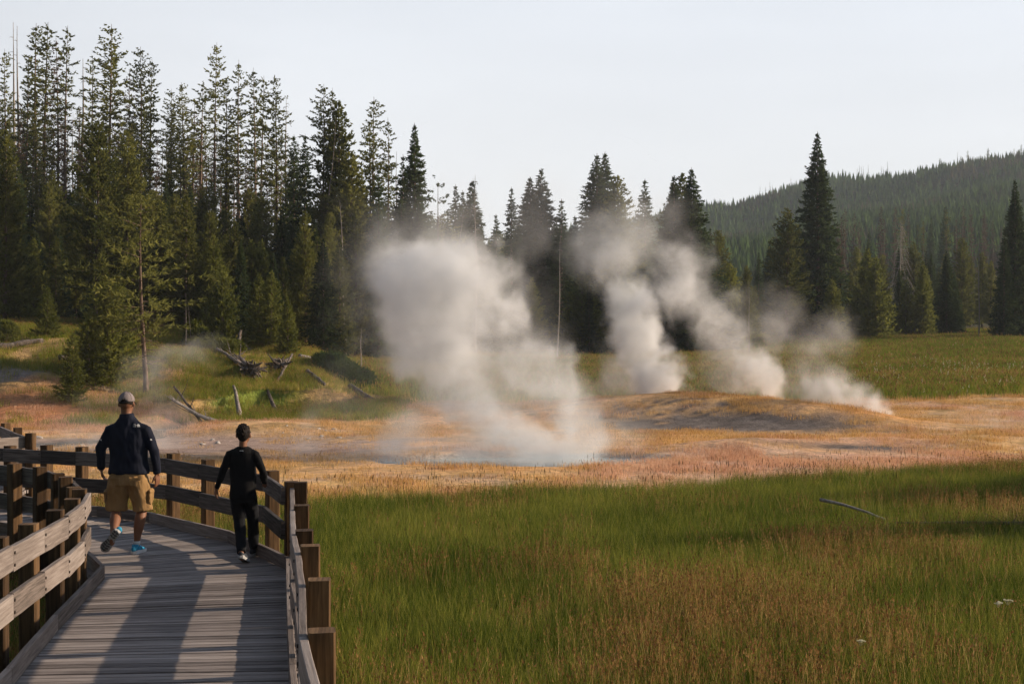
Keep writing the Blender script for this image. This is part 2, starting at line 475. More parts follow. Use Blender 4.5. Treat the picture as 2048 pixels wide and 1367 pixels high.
def build_ground():
    # (the sheet is finer near the camera and reaches past the far ridge)
    ys = [-70.0]
    while ys[-1] < 1500:
        y = ys[-1]
        ys.append(y + (1.5 if y < 8 else 0.30 if y < 62 else 0.6 if y < 100 else 0.012 * y - 0.6))
    ys = np.array(ys); ns = 360
    s = np.linspace(-1, 1, ns)
    s = np.sign(s) * np.abs(s) ** 1.25
    Yg, Sg = np.meshgrid(ys, s, indexing='ij')
    Xg = Sg * (45 + 0.75 * np.maximum(Yg, 0))
    x = Xg.ravel(); y = Yg.ravel(); z = ground_z(x, y)
    nr, nc = len(ys), ns
    i = np.arange(nr - 1)[:, None] * nc + np.arange(nc - 1)[None, :]
    F = np.stack([i, i + 1, i + nc + 1, i + nc], -1).reshape(-1, 4)
    me = bpy.data.meshes.new('ground')
    me.vertices.add(len(x)); me.loops.add(F.size); me.polygons.add(len(F))
    me.vertices.foreach_set('co', np.stack([x, y, z], -1).astype(np.float32).ravel())
    me.loops.foreach_set('vertex_index', F.astype(np.int32).ravel())
    me.polygons.foreach_set('loop_start', np.arange(0, F.size, 4, dtype=np.int32))
    me.polygons.foreach_set('loop_total', np.full(len(F), 4, dtype=np.int32))
    me.polygons.foreach_set('use_smooth', np.ones(len(F), dtype=bool))
    me.update(calc_edges=True)
    ca = me.color_attributes.new('soil', 'FLOAT_COLOR', 'POINT')
    cc = np.ones((len(x), 4), dtype=np.float32); cc[:, :3] = zone_colour(x, y, z)
    ca.data.foreach_set('color', cc.ravel())
    t = NT('ground')
    col = t.attr('soil', 0)
    p = t.pos()
    n = t.noise(p, 3.0, 5, 0.65); n2 = t.noise(p, 14.0, 4, 0.6)
    col = t.mix(1.0, col, t.ramp(n, [(0.3, (0.62, 0.62, 0.62)), (0.5, (1, 1, 1)), (0.72, (1.35, 1.32, 1.25))]), 'MULTIPLY')
    col = t.mix(1.0, col, t.ramp(n2, [(0.3, (0.75, 0.75, 0.75)), (0.7, (1.2, 1.2, 1.2))]), 'MULTIPLY')
    mat = t.surf(col, 0.95, 0.1, t.bump(t.math('ADD', n, n2), 0.8, 0.06))
    o = link_mesh('ground', me, mat)
    o['kind'] = 'structure'
    return o
ground = build_ground()

# ------------------------------------------------------------------ hot pool and stream
t = NT('hot_pool_water')
p = t.pos()
rip = t.noise(p, 5.0, 3)
t.surf(t.mix(t.noise(p, 0.8, 2), c3(0.30, 0.42, 0.46), c3(0.45, 0.52, 0.52)), 0.12, 0.5, t.bump(rip, 0.15, 0.02))
M['pool'] = t.m
t = NT('stream_water')
p = t.pos()
foam = t.noise(t.scale(p, (1, 1, 1)), 3.2, 5, 0.7)
t.surf(t.mix(t.rng(foam, 0.54, 0.64), c3(0.07, 0.085, 0.09), c3(0.62, 0.60, 0.60)), 0.22, 0.5, t.bump(foam, 0.6, 0.05))
M['stream'] = t.m

bm = bmesh.new()
vs = [bm.verts.new((0.3 + 4.3 * math.cos(q), 33.6 + 0.12 * (0.3 + 4.3 * math.cos(q)) + 2.3 * math.sin(q), -0.72)) for q in [2 * math.pi * i / 48 for i in range(48)]]
bm.faces.new(vs)
me = bpy.data.meshes.new('hot_pool'); bm.to_mesh(me); bm.free()
tag(link_mesh('hot_pool', me, M['pool']), 'pale blue hot spring pool steaming behind the meadow', None, None, 'structure')
del_me = MB()
for (x0, y0), (x1, y1) in zip(STREAM[:-1], STREAM[1:]):
    pass
# stream as one ribbon
rb = []
for i, (x, y) in enumerate(STREAM):
    a = Vector(STREAM[max(i - 1, 0)]); b = Vector(STREAM[min(i + 1, len(STREAM) - 1)])
    d = (b - a).normalized(); nrm = Vector((-d.y, d.x))
    rb.append((Vector((x, y)) + nrm * 1.7, Vector((x, y)) - nrm * 1.7))
bm = bmesh.new()
prev = None
for l, r_ in rb:
    cur = (bm.verts.new((l.x, l.y, -0.80)), bm.verts.new((r_.x, r_.y, -0.80)))
    if prev: bm.faces.new((prev[0], prev[1], cur[1], cur[0]))
    prev = cur
me = bpy.data.meshes.new('stream'); bm.to_mesh(me); bm.free()
tag(link_mesh('stream', me, M['stream']), 'shallow stream running along the foot of the left bank', None, None, 'structure')
# ------------------------------------------------------------------ boardwalk
random.seed(11)
# (right edge, left edge) pairs of the deck, from behind the camera round the bend to the left
PAIRS = [((.9, -3), (-1.6, -3)), ((.2, 0), (-2.3, 0)), ((-.55, 4), (-2.75, 3.95)), ((-1.0, 6.5), (-3.1, 6.4)), ((-1.47, 8.87), (-3.42, 8.75)),
         ((-1.8, 10.7), (-3.72, 10.5)), ((-2.28, 13.4), (-4.08, 12.85)), ((-3.3, 15.3), (-4.85, 14.4)), ((-4.7, 17.0), (-5.75, 15.6)),
         ((-5.6, 17.65), (-6.5, 16.15)), ((-7.3, 18.5), (-8.0, 16.95)), ((-10, 19.5), (-10.6, 17.9)), ((-14, 20.6), (-14.4, 19.0))]
SPUR = [((-7.55, 18.9), (-10.8, 20.0)), ((-7.85, 21.0), (-10.9, 21.2)), ((-9.2, 23.6), (-11.4, 22.4)), ((-12, 25), (-12.7, 23.2)), ((-15, 25.6), (-15.3, 23.9))]

def deck_part(pairs, parent, seed):
    random.seed(seed)
    mb = MB(); pitch = 0.098; left = 0.0
    for (r0, l0), (r1, l1) in zip(pairs[:-1], pairs[1:]):
        r0, l0, r1, l1 = [Vector((q[0], q[1], 0)) for q in (r0, l0, r1, l1)]
        n = max(1, round(((r1 - r0).length + (l1 - l0).length) / 2 / pitch))
        for i in range(n):
            t0 = i / n
            a0 = l0.lerp(l1, t0); b0 = r0.lerp(r1, t0)
            a1 = l0.lerp(l1, (i + 1) / n); b1 = r0.lerp(r1, (i + 1) / n)
            wL = (a1 - a0).length; wR = (b1 - b0).length
            d = (b0 - a0).normalized(); side = Vector((-d.y, d.x, 0))
            ext = random.uniform(0.02, 0.05)
            gapL, gapR = wL - 0.014, wR - 0.014
            dz = random.uniform(-0.003, 0.003); tilt = random.uniform(-0.002, 0.002)
            v0 = len(mb.v); rnd = random.random(); off = rnd * 41
            fl = (a1 - a0).normalized(); fr = (b1 - b0).normalized()
            A = a0 - d * ext; B = b0 + d * ext
            c = 0.004
            for (P, F_, w_) in ((A, fl, gapL), (B, fr, gapR)):
                for (s_, z_) in ((0, -0.05), (0, -c), (c, 0), (w_ - c, 0), (w_, -c), (w_, -0.05)):
                    mb.v.append(tuple(P + F_ * s_ + Vector((0, 0, z_ + dz + (tilt if s_ > .02 else -tilt)))))
            L = (B - A).length
            vv = [0, .05, .055, .055 + pitch, .06 + pitch, .11 + pitch]
            for j in range(5):
                k0, k1 = v0 + j, v0 + j + 1
                mb.face((k0, k0 + 6, k1 + 6, k1), [(off, off + vv[j]), (off + L, off + vv[j]), (off + L, off + vv[j + 1]), (off, off + vv[j + 1])], rnd)
            mb.face((v0 + 5, v0 + 11, v0 + 6, v0), [(off, 0), (off + L, 0), (off + L, .1), (off, .1)], rnd)
            mb.face(tuple(v0 + j for j in range(6)), [(off, 0.01 * j) for j in range(6)], rnd)
            mb.face(tuple(v0 + 6 + j for j in range(5, -1, -1)), [(off, 0.01 * j) for j in range(6)], rnd)
    return mb.build('deck', M['wood_deck'], parent)

def offs(poly, d):
    """offset an open polyline sideways by d (positive: to its right when walking along it)"""
    out = []
    P = [Vector((q[0], q[1])) for q in poly]
    for i, p in enumerate(P):
        a = P[max(i - 1, 0)]; b = P[min(i + 1, len(P) - 1)]
        t_ = (b - a).normalized()
        out.append(Vector((p.x + t_.y * d, p.y - t_.x * d, 0)))
    return out

def kerb(poly, parent):
    mb = MB()
    for a, b in zip(poly[:-1], poly[1:]):
        g = (b - a).normalized() * 0.004
        mb.board(a + g + Vector((0, 0, .072)), b - g + Vector((0, 0, .072)), 0.135, 0.045, wob=.003, nseg=3)
    return mb.build('kerb', M['wood_rail'], parent)

walk = tag(empty('boardwalk', (0, 0, 0)), 'weathered grey plank boardwalk bending away to the left', 'boardwalk')
deck_part(PAIRS, walk, 3)
deck_part(SPUR, walk, 4)
Re = [p[0] for p in PAIRS]; Le = [p[1] for p in PAIRS]
kerb(offs(Re, -0.03), walk); kerb(offs(Le, 0.03), walk)
sp = SPUR
kerb(offs([q[0] for q in sp[:4]], -0.03), walk)
mb = MB()
for (poly, s_) in ((Re, -1), (Le, 1)):
    pl = offs(poly, s_ * 0.02)
    for a, b in zip(pl[:-1], pl[1:]):
        g = (b - a).normalized() * 0.003
        mb.board(a + g + Vector((0, 0, -.155)), b - g + Vector((0, 0, -.155)), 0.2, 0.04)
mb.build('fascia', M['wood_under'], walk)
mb = MB()
for (r, l) in PAIRS + SPUR:
    r = Vector((r[0], r[1], -0.36)); l = Vector((l[0], l[1], -0.36))
    mb = MB(); mb.board(l, r, 0.18, 0.09); mb.build('joist', M['wood_under'], walk)
mb = MB()
pl = offs([q[0] for q in sp[:4]], -0.02)
for a, b in zip(pl[:-1], pl[1:]):
    mb.board(a + Vector((0, 0, -.155)), b + Vector((0, 0, -.155)), 0.2, 0.04)
mb.build('fascia', M['wood_under'], walk)

t = NT('bolt_steel'); t.surf(c3(.07, .055, .045), .6, .4, None, Metallic=.6); M['bolt'] = t.m
RAIL_T, RAIL_M, POST_T = 0.755, 0.41, 0.90       # centre heights of the boards, top of the posts
def railing(label, posts, side, group='railings of the boardwalk', seed=1, rmat='wood_rail'):
    """posts: (x, y) centres; side +1/-1: which side of the posts (right/left walking along them) carries the boards"""
    random.seed(seed)
    root = tag(empty('railing', (posts[0][0], posts[0][1], 0)), label, 'railing', group)
    inv = Matrix.Translation((-posts[0][0], -posts[0][1], 0))
    P = [Vector((q[0], q[1], 0)) for q in posts]
    for i, p in enumerate(P):
        a = P[max(i - 1, 0)]; b = P[min(i + 1, len(P) - 1)]
        t_ = (b - a).normalized()
        lean = Vector((random.uniform(-.012, .012), random.uniform(-.012, .012), 0))
        mb = MB(); h = POST_T + random.uniform(-.02, .02)
        mb.board(p + Vector((0, 0, -1.05)) - root.location, p + lean + Vector((0, 0, h)) - root.location, 0.135, 0.135, up=Vector((t_.y, -t_.x, 0)), nseg=2)
        mb.build('post', M['wood_post'], root)
    off = (0.0675 + 0.024)
    line = offs(posts, side * off)
    for (nm, zc, w) in (('top_rail', RAIL_T, 0.185), ('middle_rail', RAIL_M, 0.185)):
        mb = MB()
        for i in range(len(line) - 1):
            a, b = line[i], line[i + 1]
            if i == 0: a = a - (b - a).normalized() * .08
            if i == len(line) - 2: b = b + (b - a).normalized() * .08
            g = (b - a).normalized() * 0.0025
            z0 = zc + random.uniform(-.006, .006)
            mb.board(a + g + Vector((0, 0, z0)) - root.location, b - g + Vector((0, 0, z0 + random.uniform(-.006, .006))) - root.location, w, 0.045, wob=.003, nseg=4)
        rail_o = mb.build(nm, M[rmat], root)
        for i in range(1, len(line) - 1):
            t_ = (line[i + 1] - line[i - 1]).normalized()
            nn = Vector((t_.y, -t_.x, 0)) * side
            for dz_ in (-.045, .045):
                c_ = line[i] + Vector((0, 0, zc + dz_)) - root.location + t_ * .02
                bm_ = MB(); bm_.tube([c_ + nn * .018, c_ + nn * .031], [.013, .011], 8)
                bm_.build('bolt', M['bolt'], rail_o)
    return root

right_posts = [(.42, -0.4), (.12, 1.4), (-.2, 3.1), (-.58, 4.8), (-.957, 6.53), (-1.18, 7.88), (-1.41, 9.12), (-1.6, 10.05), (-1.86, 11.56), (-2.17, 13.38)]
railing('railing along the right edge of the boardwalk, seen end on with post tops stepping away', right_posts, -1, seed=5)
back_posts = [(-2.30, 13.52), (-2.72, 14.75), (-3.78, 16.15), (-4.42, 16.95), (-5.30, 17.62), (-5.95, 17.98), (-6.55, 18.3), (-7.2, 18.62), (-8.0, 18.95), (-9.2, 19.35), (-10.6, 19.85), (-12.4, 20.35), (-14, 20.8)]
railing('railing with shade-darkened boards across the bend, behind the man and the boy', back_posts, -1, seed=6, rmat='wood_rail_shade')
left_posts = [(-3.05, 4.2), (-3.3, 6.0), (-3.52, 7.6), (-3.74, 9.45), (-3.84, 10.36), (-3.92, 11.15), (-4.08, 12.05), (-4.3, 12.9)]
railing('sunlit grey railing along the left edge of the boardwalk, nearest the camera', left_posts, 1, seed=7)
inner_posts = [(-4.42, 13.12), (-4.80, 13.95), (-5.08, 14.55), (-5.52, 15.2), (-5.98, 15.65), (-6.5, 16.0), (-7.2, 16.4), (-8.2, 16.9), (-9.6, 17.5), (-11.2, 17.95), (-12.8, 18.4)]
railing('railing with shade-darkened boards running off to the left behind the near sunlit one', inner_posts, 1, seed=8, rmat='wood_rail_shade')
spur_posts = [(-8.75, 19.45), (-7.8, 21.05), (-8.5, 22.35), (-9.25, 23.75), (-10.6, 24.5), (-12.1, 25.15), (-14, 25.6)]
railing('farthest railing, round the viewing corner at the left edge of the photo', spur_posts, -1, seed=9)
# ------------------------------------------------------------------ conifers
def needle_mat(name, dark, light, trans=0.25, var=0.5):
    t = NT(name)
    rnd = t.rand()
    n = t.noise(t.pos(), 0.9, 3, 0.6)
    n2 = t.noise(t.pos(), 5.0, 2)
    f = t.math('ADD', t.math('MULTIPLY', n, 0.6), t.math('MULTIPLY', n2, 0.4))
    f = t.math('ADD', f, t.math('MULTIPLY', t.math('SUBTRACT', rnd, 0.5), 0.45 * var))
    col = t.ramp(f, [(0.3, dark), (0.68, light)])
    return t.leafy(col, trans)
M['spruce'] = needle_mat('spruce_needles', (0.022, 0.038, 0.018), (0.10, 0.14, 0.052), 0.35)
M['pine'] = needle_mat('pine_needles', (0.05, 0.066, 0.018), (0.26, 0.26, 0.07), 0.45)
M['young'] = needle_mat('young_pine_needles', (0.06, 0.08, 0.018), (0.28, 0.29, 0.07), 0.45)
M['brown'] = needle_mat('dying_needles', (0.07, 0.052, 0.04), (0.20, 0.135, 0.10), 0.2)
t = NT('bark')
n = t.noise(t.scale(t.obj(), (6, 6, 1.2)), 1.5, 5, 0.65)
t.surf(t.ramp(t.math('ADD', n, t.math('MULTIPLY', t.math('SUBTRACT', t.rand(), 0.5), 0.3)), [(0.3, (0.05, 0.036, 0.028)), (0.5, (0.15, 0.105, 0.08)), (0.75, (0.28, 0.21, 0.165))]), 0.95, 0.1, t.bump(n, 0.6, 0.03))
M['bark'] = t.m
t = NT('dead_wood')
n = t.noise(t.scale(t.obj(), (8, 8, 1.5)), 1.5, 5, 0.65)
t.surf(t.ramp(t.math('ADD', n, t.math('MULTIPLY', t.math('SUBTRACT', t.rand(), 0.5), 0.25)), [(0.3, (0.12, 0.10, 0.09)), (0.5, (0.27, 0.235, 0.21)), (0.75, (0.46, 0.42, 0.385))]), 0.9, 0.15, t.bump(n, 0.6, 0.03))
M['dead'] = t.m

def tri_clumps(P, D, L, W, rs, n=3, spread=0.55, kink=0.35):
    """P (N,3) clump centres, D (N,3) main directions, L/W lengths and widths -> (N*n, 3, 3) spiky triangles"""
    P = np.repeat(P, n, 0); D = np.repeat(D, n, 0); L = np.repeat(L, n); W = np.repeat(W, n)
    d = D + rs.normal(0, spread, D.shape)
    d /= np.linalg.norm(d, axis=1, keepdims=True) + 1e-9
    q = rs.normal(0, 1, D.shape)
    s = np.cross(d, q); s /= np.linalg.norm(s, axis=1, keepdims=True) + 1e-9
    L = L * rs.uniform(0.6, 1.2, len(L))
    a = P - s * (W / 2)[:, None]; b = P + s * (W / 2)[:, None]
    c = P + d * L[:, None] + rs.normal(0, 1, D.shape) * (L * 0.08)[:, None]
    return np.stack([a, b, c], 1)

def conifer(name, H, seed, base=0.08, rmax=2.2, prof=lambda q: (1 - q) ** 0.8, step=0.28, per=5, droop=-0.15, up=0.25, cl=0.42, cw=0.11, dens=9.0,
            gap=0.12, lump=0.35, trunk_r=0.17, dead_low=0, mat='spruce', tri=3, lean=0.0, tuft_end=False, curve=0.0):
    """one conifer: returns (trunk mesh, crown mesh), origin at its foot"""
    rs = np.random.RandomState(seed); rn = random.Random(seed)
    # trunk
    mb = MB()
    def axis(z):
        q = z / H
        return Vector((lean * q * q * H + 0.10 * math.sin(3.1 * q + seed) * curve, 0.10 * math.cos(2.7 * q + seed) * curve, z))
    zs = [H * i / 14 for i in range(15)]
    mb.tube([axis(z) - Vector((0, 0, 0.5 if z == 0 else 0)) for z in zs], [max(0.012, trunk_r * (1 - z / H) ** 0.8 * (1.25 if z == 0 else 1)) for z in zs], 7)
    P, D, L, W = [], [], [], []
    z = base * H; ph = rn.uniform(0, 6.28)
    while z < H * 0.985:
        q = (z - base * H) / (H * (1 - base))
        for j in range(per):
            if rn.random() < gap: continue
            ph += 2.399 + rn.uniform(-.3, .3)
            r = rmax * prof(q) * (1 + lump * (rn.random() - 0.5) * 2) * (1 + 0.25 * math.sin(ph * 1.0 + seed) * lump)
            r = max(r, 0.10)
            zz = z + rn.uniform(-step / 2, step / 2)
            a = axis(zz)
            dz0 = droop * (1 - q) + up * q
            n = max(1, int(r * dens))
            tt = (np.arange(n) + rs.uniform(0, 1, n)) / n
            if tuft_end: tt = 0.45 + 0.55 * tt
            else: tt = 0.12 + 0.88 * tt
            hx, hy = math.cos(ph), math.sin(ph)
            curve_z = r * (dz0 * tt + 0.28 * tt * tt * (up + 0.12))
            lat = (1 - tt) * r * 0.30
            side = rs.uniform(-1, 1, n) * lat
            px = a.x + hx * r * tt - hy * side; py = a.y + hy * r * tt + hx * side
            pz = a.z + curve_z + rs.normal(0, 0.035 + 0.02 * r, n)
            P.append(np.stack([px, py, pz], 1))
            dd = np.stack([hx + -hy * np.sign(side) * 0.6 + 0 * tt, hy + hx * np.sign(side) * 0.6 + 0 * tt, dz0 * 0.6 + up + 0 * tt], 1)
            D.append(dd)
            sc = 0.6 + 0.4 * (1 - q)
            L.append(np.full(n, cl * sc * (1 if q < .8 else 1 - 2.2 * (q - .8)))); W.append(np.full(n, cw * (0.8 + 0.5 * rn.random())))
            if r > 0.9 and rn.random() < 0.5:
                e = Vector((a.x + hx * r * .8, a.y + hy * r * .8, a.z + r * (dz0 * .8 + .18 * (up + .12))))
                mb.tube([a, e], [0.022, 0.006], 3, cap=False)
        z += step * (0.75 + 0.5 * rn.random()) * (1.15 - 0.45 * q)
    # leader
    P.append(np.array([[*axis(H * 0.97)]] * 6)); D.append(np.tile([0, 0, 1.6], (6, 1))); L.append(np.full(6, cl * .8)); W.append(np.full(6, cw))
    P = np.concatenate(P); D = np.concatenate(D); L = np.concatenate(L); W = np.concatenate(W)
    for i in range(dead_low):
        zz = rn.uniform(0.12, max(base + .12, .3)) * H
        a = axis(zz); p_ = rn.uniform(0, 6.28); l = rn.uniform(.5, 1.3) * (.5 + rmax * .3)
        e = a + Vector((math.cos(p_) * l, math.sin(p_) * l, rn.uniform(-.35, .1) * l))
        mid = a.lerp(e, .5) + Vector((0, 0, .06 * l))
        mb.tube([a, mid, e], [0.02, 0.013, 0.004], 3, cap=False)
        for k in range(3):
            f = a.lerp(e, rn.uniform(.4, .9)); mb.tube([f, f + Vector((rn.uniform(-.25, .25), rn.uniform(-.25, .25), rn.uniform(-.2, .12)))], [0.008, 0.003], 3, cap=False)
    tm = mb.mesh(name + '_trunk', True); tm.materials.append(M['bark'])
    cm = soup(name + '_crown', tri_clumps(P, D, L, W, rs, tri), 3); cm.materials.append(M[mat])
    return (tm, cm, H)

def snag(name, H, seed, twigs=40, tl=0.9, r0=0.13, droop=-0.2, lean=0.0, start=0.25):
    rn = random.Random(seed); mb = MB()
    ax = lambda z: Vector((lean * z + .05 * math.sin(z * .7 + seed), .05 * math.cos(z * .5), z))
    zs = [H * i / 12 for i in range(13)]
    mb.tube([ax(z) - Vector((0, 0, .4 if z == 0 else 0)) for z in zs], [max(.01, r0 * (1 - z / H) ** .75) for z in zs], 7)
    for i in range(twigs):
        z = H * (start + (1 - start) * rn.random() ** .9 * .97)
        p = rn.uniform(0, 6.28); l = tl * (1.1 - z / H) * rn.uniform(.4, 1.2) + .15
        a = ax(z); e1 = a + Vector((math.cos(p) * l * .6, math.sin(p) * l * .6, l * .1)); e = a + Vector((math.cos(p) * l, math.sin(p) * l, droop * l))
        mb.tube([a, e1, e], [.02, .013, .004], 3, cap=False)
        if l > .5:
            for k in range(3):
                f = e1.lerp(e, rn.random()); mb.tube([f, f + Vector((rn.uniform(-.2, .2), rn.uniform(-.2, .2), droop * .4))], [.008, .003], 3, cap=False)
    tm = mb.mesh(name + '_trunk', True); tm.materials.append(M['dead'])
    return (tm, None, H)

KINDS = {
 'spruce': [conifer('spruce', 16, 100 + i, base=.05, rmax=2.75 + .2 * i, prof=lambda q: (1 - q) ** .92, step=.22, per=7, droop=-.32, up=.12, cl=.44, cw=.14, dens=11, gap=.1, lump=.3, trunk_r=.2) for i in range(3)],
 'slim': [conifer('slim_spruce', 16, 120 + i, base=.05, rmax=1.8, prof=lambda q: (1 - q) ** .85, step=.24, per=6, droop=-.3, up=.15, cl=.40, cw=.13, dens=11, gap=.15, lump=.4, trunk_r=.16) for i in range(2)],
 'lodge': [conifer('lodgepole', 20, 140 + i, base=[.40, .28, .58, .45, .66][i], rmax=[1.0, 1.35, .85, .9, 1.0][i], prof=lambda q: (1 - q) ** .42 * (.62 + .38 * min(1, q * 3 + .2)), step=[.34, .28, .38, .36, .36][i],
                  per=5, droop=-.15, up=.35, cl=.34, cw=.125, dens=11, gap=.34, lump=.8, trunk_r=.16, dead_low=[60, 40, 70, 90, 50][i], mat='pine', curve=1.8) for i in range(5)],
 'pine': [conifer('pine', 13, 160 + i, base=[.12, .06, .2, .1][i], rmax=[2.5, 2.3, 2.7, 2.1][i], prof=lambda q: (1 - q) ** .65, step=.24, per=6, droop=-.08, up=.45, cl=.44, cw=.14, dens=10.0, gap=.18, lump=.5,
                 trunk_r=.17, dead_low=14, mat='pine', curve=1) for i in range(4)],
 'young': [conifer('young_pine', 6, 180 + i, base=.03, rmax=[1.45, 1.2, 1.6][i], prof=lambda q: (1 - q) ** .75, step=.18, per=7, droop=.05, up=.55, cl=.34, cw=.10, dens=12, gap=.08, lump=.3, trunk_r=.08, mat='young') for i in range(3)],
 'bushy': [conifer('bushy_pine', 5, 190 + i, base=.0, rmax=2.0, prof=lambda q: (1 - q) ** .45 * .9, step=.18, per=8, droop=-.02, up=.4, cl=.36, cw=.11, dens=10, gap=.08, lump=.45, trunk_r=.09, mat='young') for i in range(2)],
 'brown': [conifer('dying_pine', 17, 200 + i, base=.3, rmax=.95, prof=lambda q: (1 - q) ** .5, step=.34, per=5, droop=-.15, up=.2, cl=.36, cw=.09, dens=8.0, gap=.3, lump=.5, trunk_r=.14, dead_low=50, mat='brown', curve=1.4) for i in range(2)],
 'layer': [conifer('layered_pine', 10, 210, base=.34, rmax=3.1, prof=lambda q: (1 - q) ** .55 * (.75 + .25 * min(1, 3 * q)), step=.52, per=5, droop=-.1, up=.22, cl=.40, cw=.10, dens=7.5, gap=.1, lump=.5, trunk_r=.14, dead_low=46, mat='pine', curve=2, tri=4)],
 'wind': [conifer('windswept_pine', 14, 220, base=.25, rmax=2.2, prof=lambda q: (1 - q) ** .4, step=.95, per=3, droop=-.05, up=.2, cl=.36, cw=.12, dens=9, gap=.2, lump=.55, trunk_r=.15, dead_low=10, mat='spruce', curve=1, tuft_end=True)],
 'snag': [snag('snag', 14, 230, 26, .7), snag('snag', 14, 231, 60, 1.1, droop=-.5), snag('snag', 14, 232, 8, .4, r0=.10)],
 'grey': [snag('drooping_snag', 12, 240, 150, 2.0, r0=.16, droop=-.75, start=.3)],
 'twiggy': [snag('twiggy_snag', 14, 245, 170, 1.1, r0=.13, droop=-.3, start=.3)],
}
TNAME = dict(spruce='spruce_tree', slim='spruce_tree', lodge='pine_tree', pine='pine_tree', young='young_pine', bushy='young_pine', brown='dying_pine', layer='pine_tree',
             wind='windswept_pine', snag='dead_tree', grey='dead_tree', twiggy='dead_tree')
def put_tree(kind, X, Y, H, label, group=None, var=None, wid=1.0, rz=None, tilt=0.0, tdir=0.0, cat=None, sink=0.0):
    v = KINDS[kind]; tm, cm, H0 = v[(random.randrange(len(v)) if var is None else var) % len(v)]
    s = H / H0
    root = empty(TNAME[kind], (X, Y, gz(X, Y) - sink), random.uniform(0, 6.28) if rz is None else rz)
    w = s * wid
    root.scale = (w, w, s)
    if tilt:
        root.rotation_euler = (Matrix.Rotation(tilt, 4, Vector((-math.sin(tdir), math.cos(tdir), 0))) @ Matrix.Rotation(root.rotation_euler.z, 4, 'Z')).to_euler()
    cat = cat or ('dead tree' if kind in ('snag', 'grey', 'twiggy') else 'tree')
    tag(root, label, cat, group)
    link_mesh('trunk', tm, None, root)
    if cm is not None: link_mesh('crown', cm, None, root)
    return root
def tree_px(kind, x, ytop, Y, label, group=None, **kw):
    X = (x - 1024) / FPX * Y
    z1 = CAMH - (ytop - HOR) / FPX * Y
    if 100 < Y < 125 and x < 1450: kw['wid'] = kw.get('wid', 1.0) * 1.3
    return put_tree(kind, X, Y, z1 - gz(X, Y), label, group, **kw)

random.seed(42)
